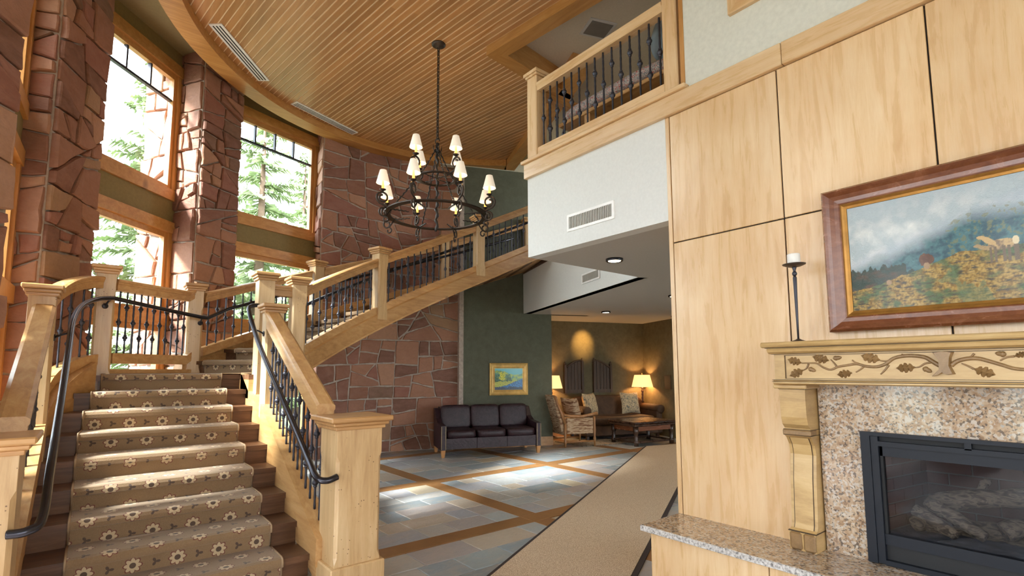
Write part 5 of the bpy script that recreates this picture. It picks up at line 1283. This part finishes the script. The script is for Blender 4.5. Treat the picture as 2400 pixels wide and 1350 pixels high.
pillow(0, 0, 0, 0, 'striped rust pillow standing in the armchair', 'chair_stripe', .40)
pc = [o for o in bpy.data.objects if o.get('label') == 'striped rust pillow standing in the armchair'][0]
pc.location = (7.10, 7.00, .70); pc.rotation_euler = (radians(-20), 0, radians(-20+90+25))
# coffee table
ct = thing('coffee_table', (7.90, 6.12, 0), radians(-9), 'dark wood coffee table with turned legs and low stretcher', 'table')
TW, TD = .96, .66
obj('tabletop', MB().bbox(-.06, TW+.06, -.06, TD+.06, .40, .445, .012), 'dark_wood', ct); obj('top_border', MB().bbox(-.08, TW+.08, -.08, TD+.08, .365, .40, .01), 'dark_wood', ct)
for (x, y, a, b) in ((0, .0, TW, .03), (0, TD-.03, TW, TD)): obj('apron', MB().bbox(.04, TW-.04, y, b, .27, .365, .004), 'frame_wood', ct)
for (x, b) in ((0, .03), (TW-.03, TW)): obj('apron', MB().bbox(x, b, .04, TD-.04, .27, .365, .004), 'frame_wood', ct)
for x in (.02, TW-.02):
    for y in (.02, TD-.02): obj('leg', MB().lathe([(.045, 0), (.045, .05), (.05, .055), (.05, .085), (.03, .095), (.042, .11), (.03, .125), (.044, .15), (.03, .17), (.044, .19), (.034, .21), (.05, .23), (.05, .365)], 12, (x, y, 0)), 'dark_wood', ct)
for (x0, x1, y0, y1) in ((.0, TW, .0, .04), (.0, TW, TD-.04, TD), (0, .04, .04, TD-.04), (TW-.04, TW, .04, TD-.04)): obj('stretcher', MB().bbox(x0, x1, y0, y1, .05, .085, .004), 'dark_wood', ct)
obj('area_rug', MB().prism([(7.2, 7.55), (9.4, 6.85), (9.05, 6.2), (7.15, 6.75)], .004, .012), 'area_rug', label='patterned dark and cream rug under the coffee table', cat='rug')
obj('wall_plaque', MB().ext([(9.60, 6.62, 1.0), (9.50, 6.40, 1.0), (9.50, 6.40, 1.30), (9.60, 6.62, 1.30)], (-.02, .008, 0)), 'plate_bronze', label='small dark plaque on the alcove side wall', cat='plaque')

# ================================================================== OUTSIDE
def conifer(x, y, h, r, seed, lab, dens=1.0):
    R = random.Random(seed); t = empty('conifer', (x, y, -.35), lab, 'tree', 'pine trees outside the windows')
    obj('trunk', MB().tube([(0, 0, 0), (0, 0, h*.5), (0, 0, h)], [.02*h, .012*h, .003], 8), 'bark', t)
    m = MB(); vs = []; fs = []
    nb = int(h*15*dens)
    for i in range(nb):
        f = (i+R.random())/nb; z = h*(.08+.90*f); L = r*(1-f)**.8*R.uniform(.65, 1.1)+.15; a = R.uniform(0, 2*pi); d = Vector((cos(a), sin(a), -.22+R.uniform(-.1, .25)))
        side = Vector((-sin(a), cos(a), 0)); ns = int(L*9)+4
        for k in range(ns):
            s = (k+.5)/ns; P = Vector((0, 0, z))+d*(L*s)+Vector((0, 0, .10*L*s*s)); tw_ = (1-s*.65)*.30*min(1, L)+.05
            for sg in (1, -1):
                q = P+side*sg*tw_*R.uniform(.6, 1.1)+d*tw_*.55+Vector((0, 0, R.uniform(-.12, .04))); w2 = R.uniform(.025, .05)
                n0 = len(vs); vs += [P-d*w2, P+d*w2, q+Vector((0, 0, w2)), q-Vector((0, 0, w2))+d*w2]; fs.append((n0, n0+1, n0+2, n0+3))
    m.add(vs, fs); o = obj('foliage', m, 'needles', t); o['kind'] = 'stuff'
TR = [(.75, 14.0, 9.4, 1.5, 'slender pine seen through the tall window beside the outside stone pier'), (-.9, 17.5, 7.2, 2.0, 'low pine deeper in the woods seen left of the outside stone pier'), (3.25, 14.6, 9.6, 1.7, 'bushy pine close to the pillar in the second tall window'), (5.0, 16.8, 9.0, 1.7, 'open pine near the stone wall side of the second tall window'), (4.9, 21.5, 8.4, 2.2, 'short pine low in the middle of the second tall window'), (1.9, 18.6, 6.5, 2.0, 'low dense pine behind the slender one, below the olive panel')]
for i, (x, y, h, r, lab) in enumerate(TR): conifer(x, y, h, r, 50+i, lab)
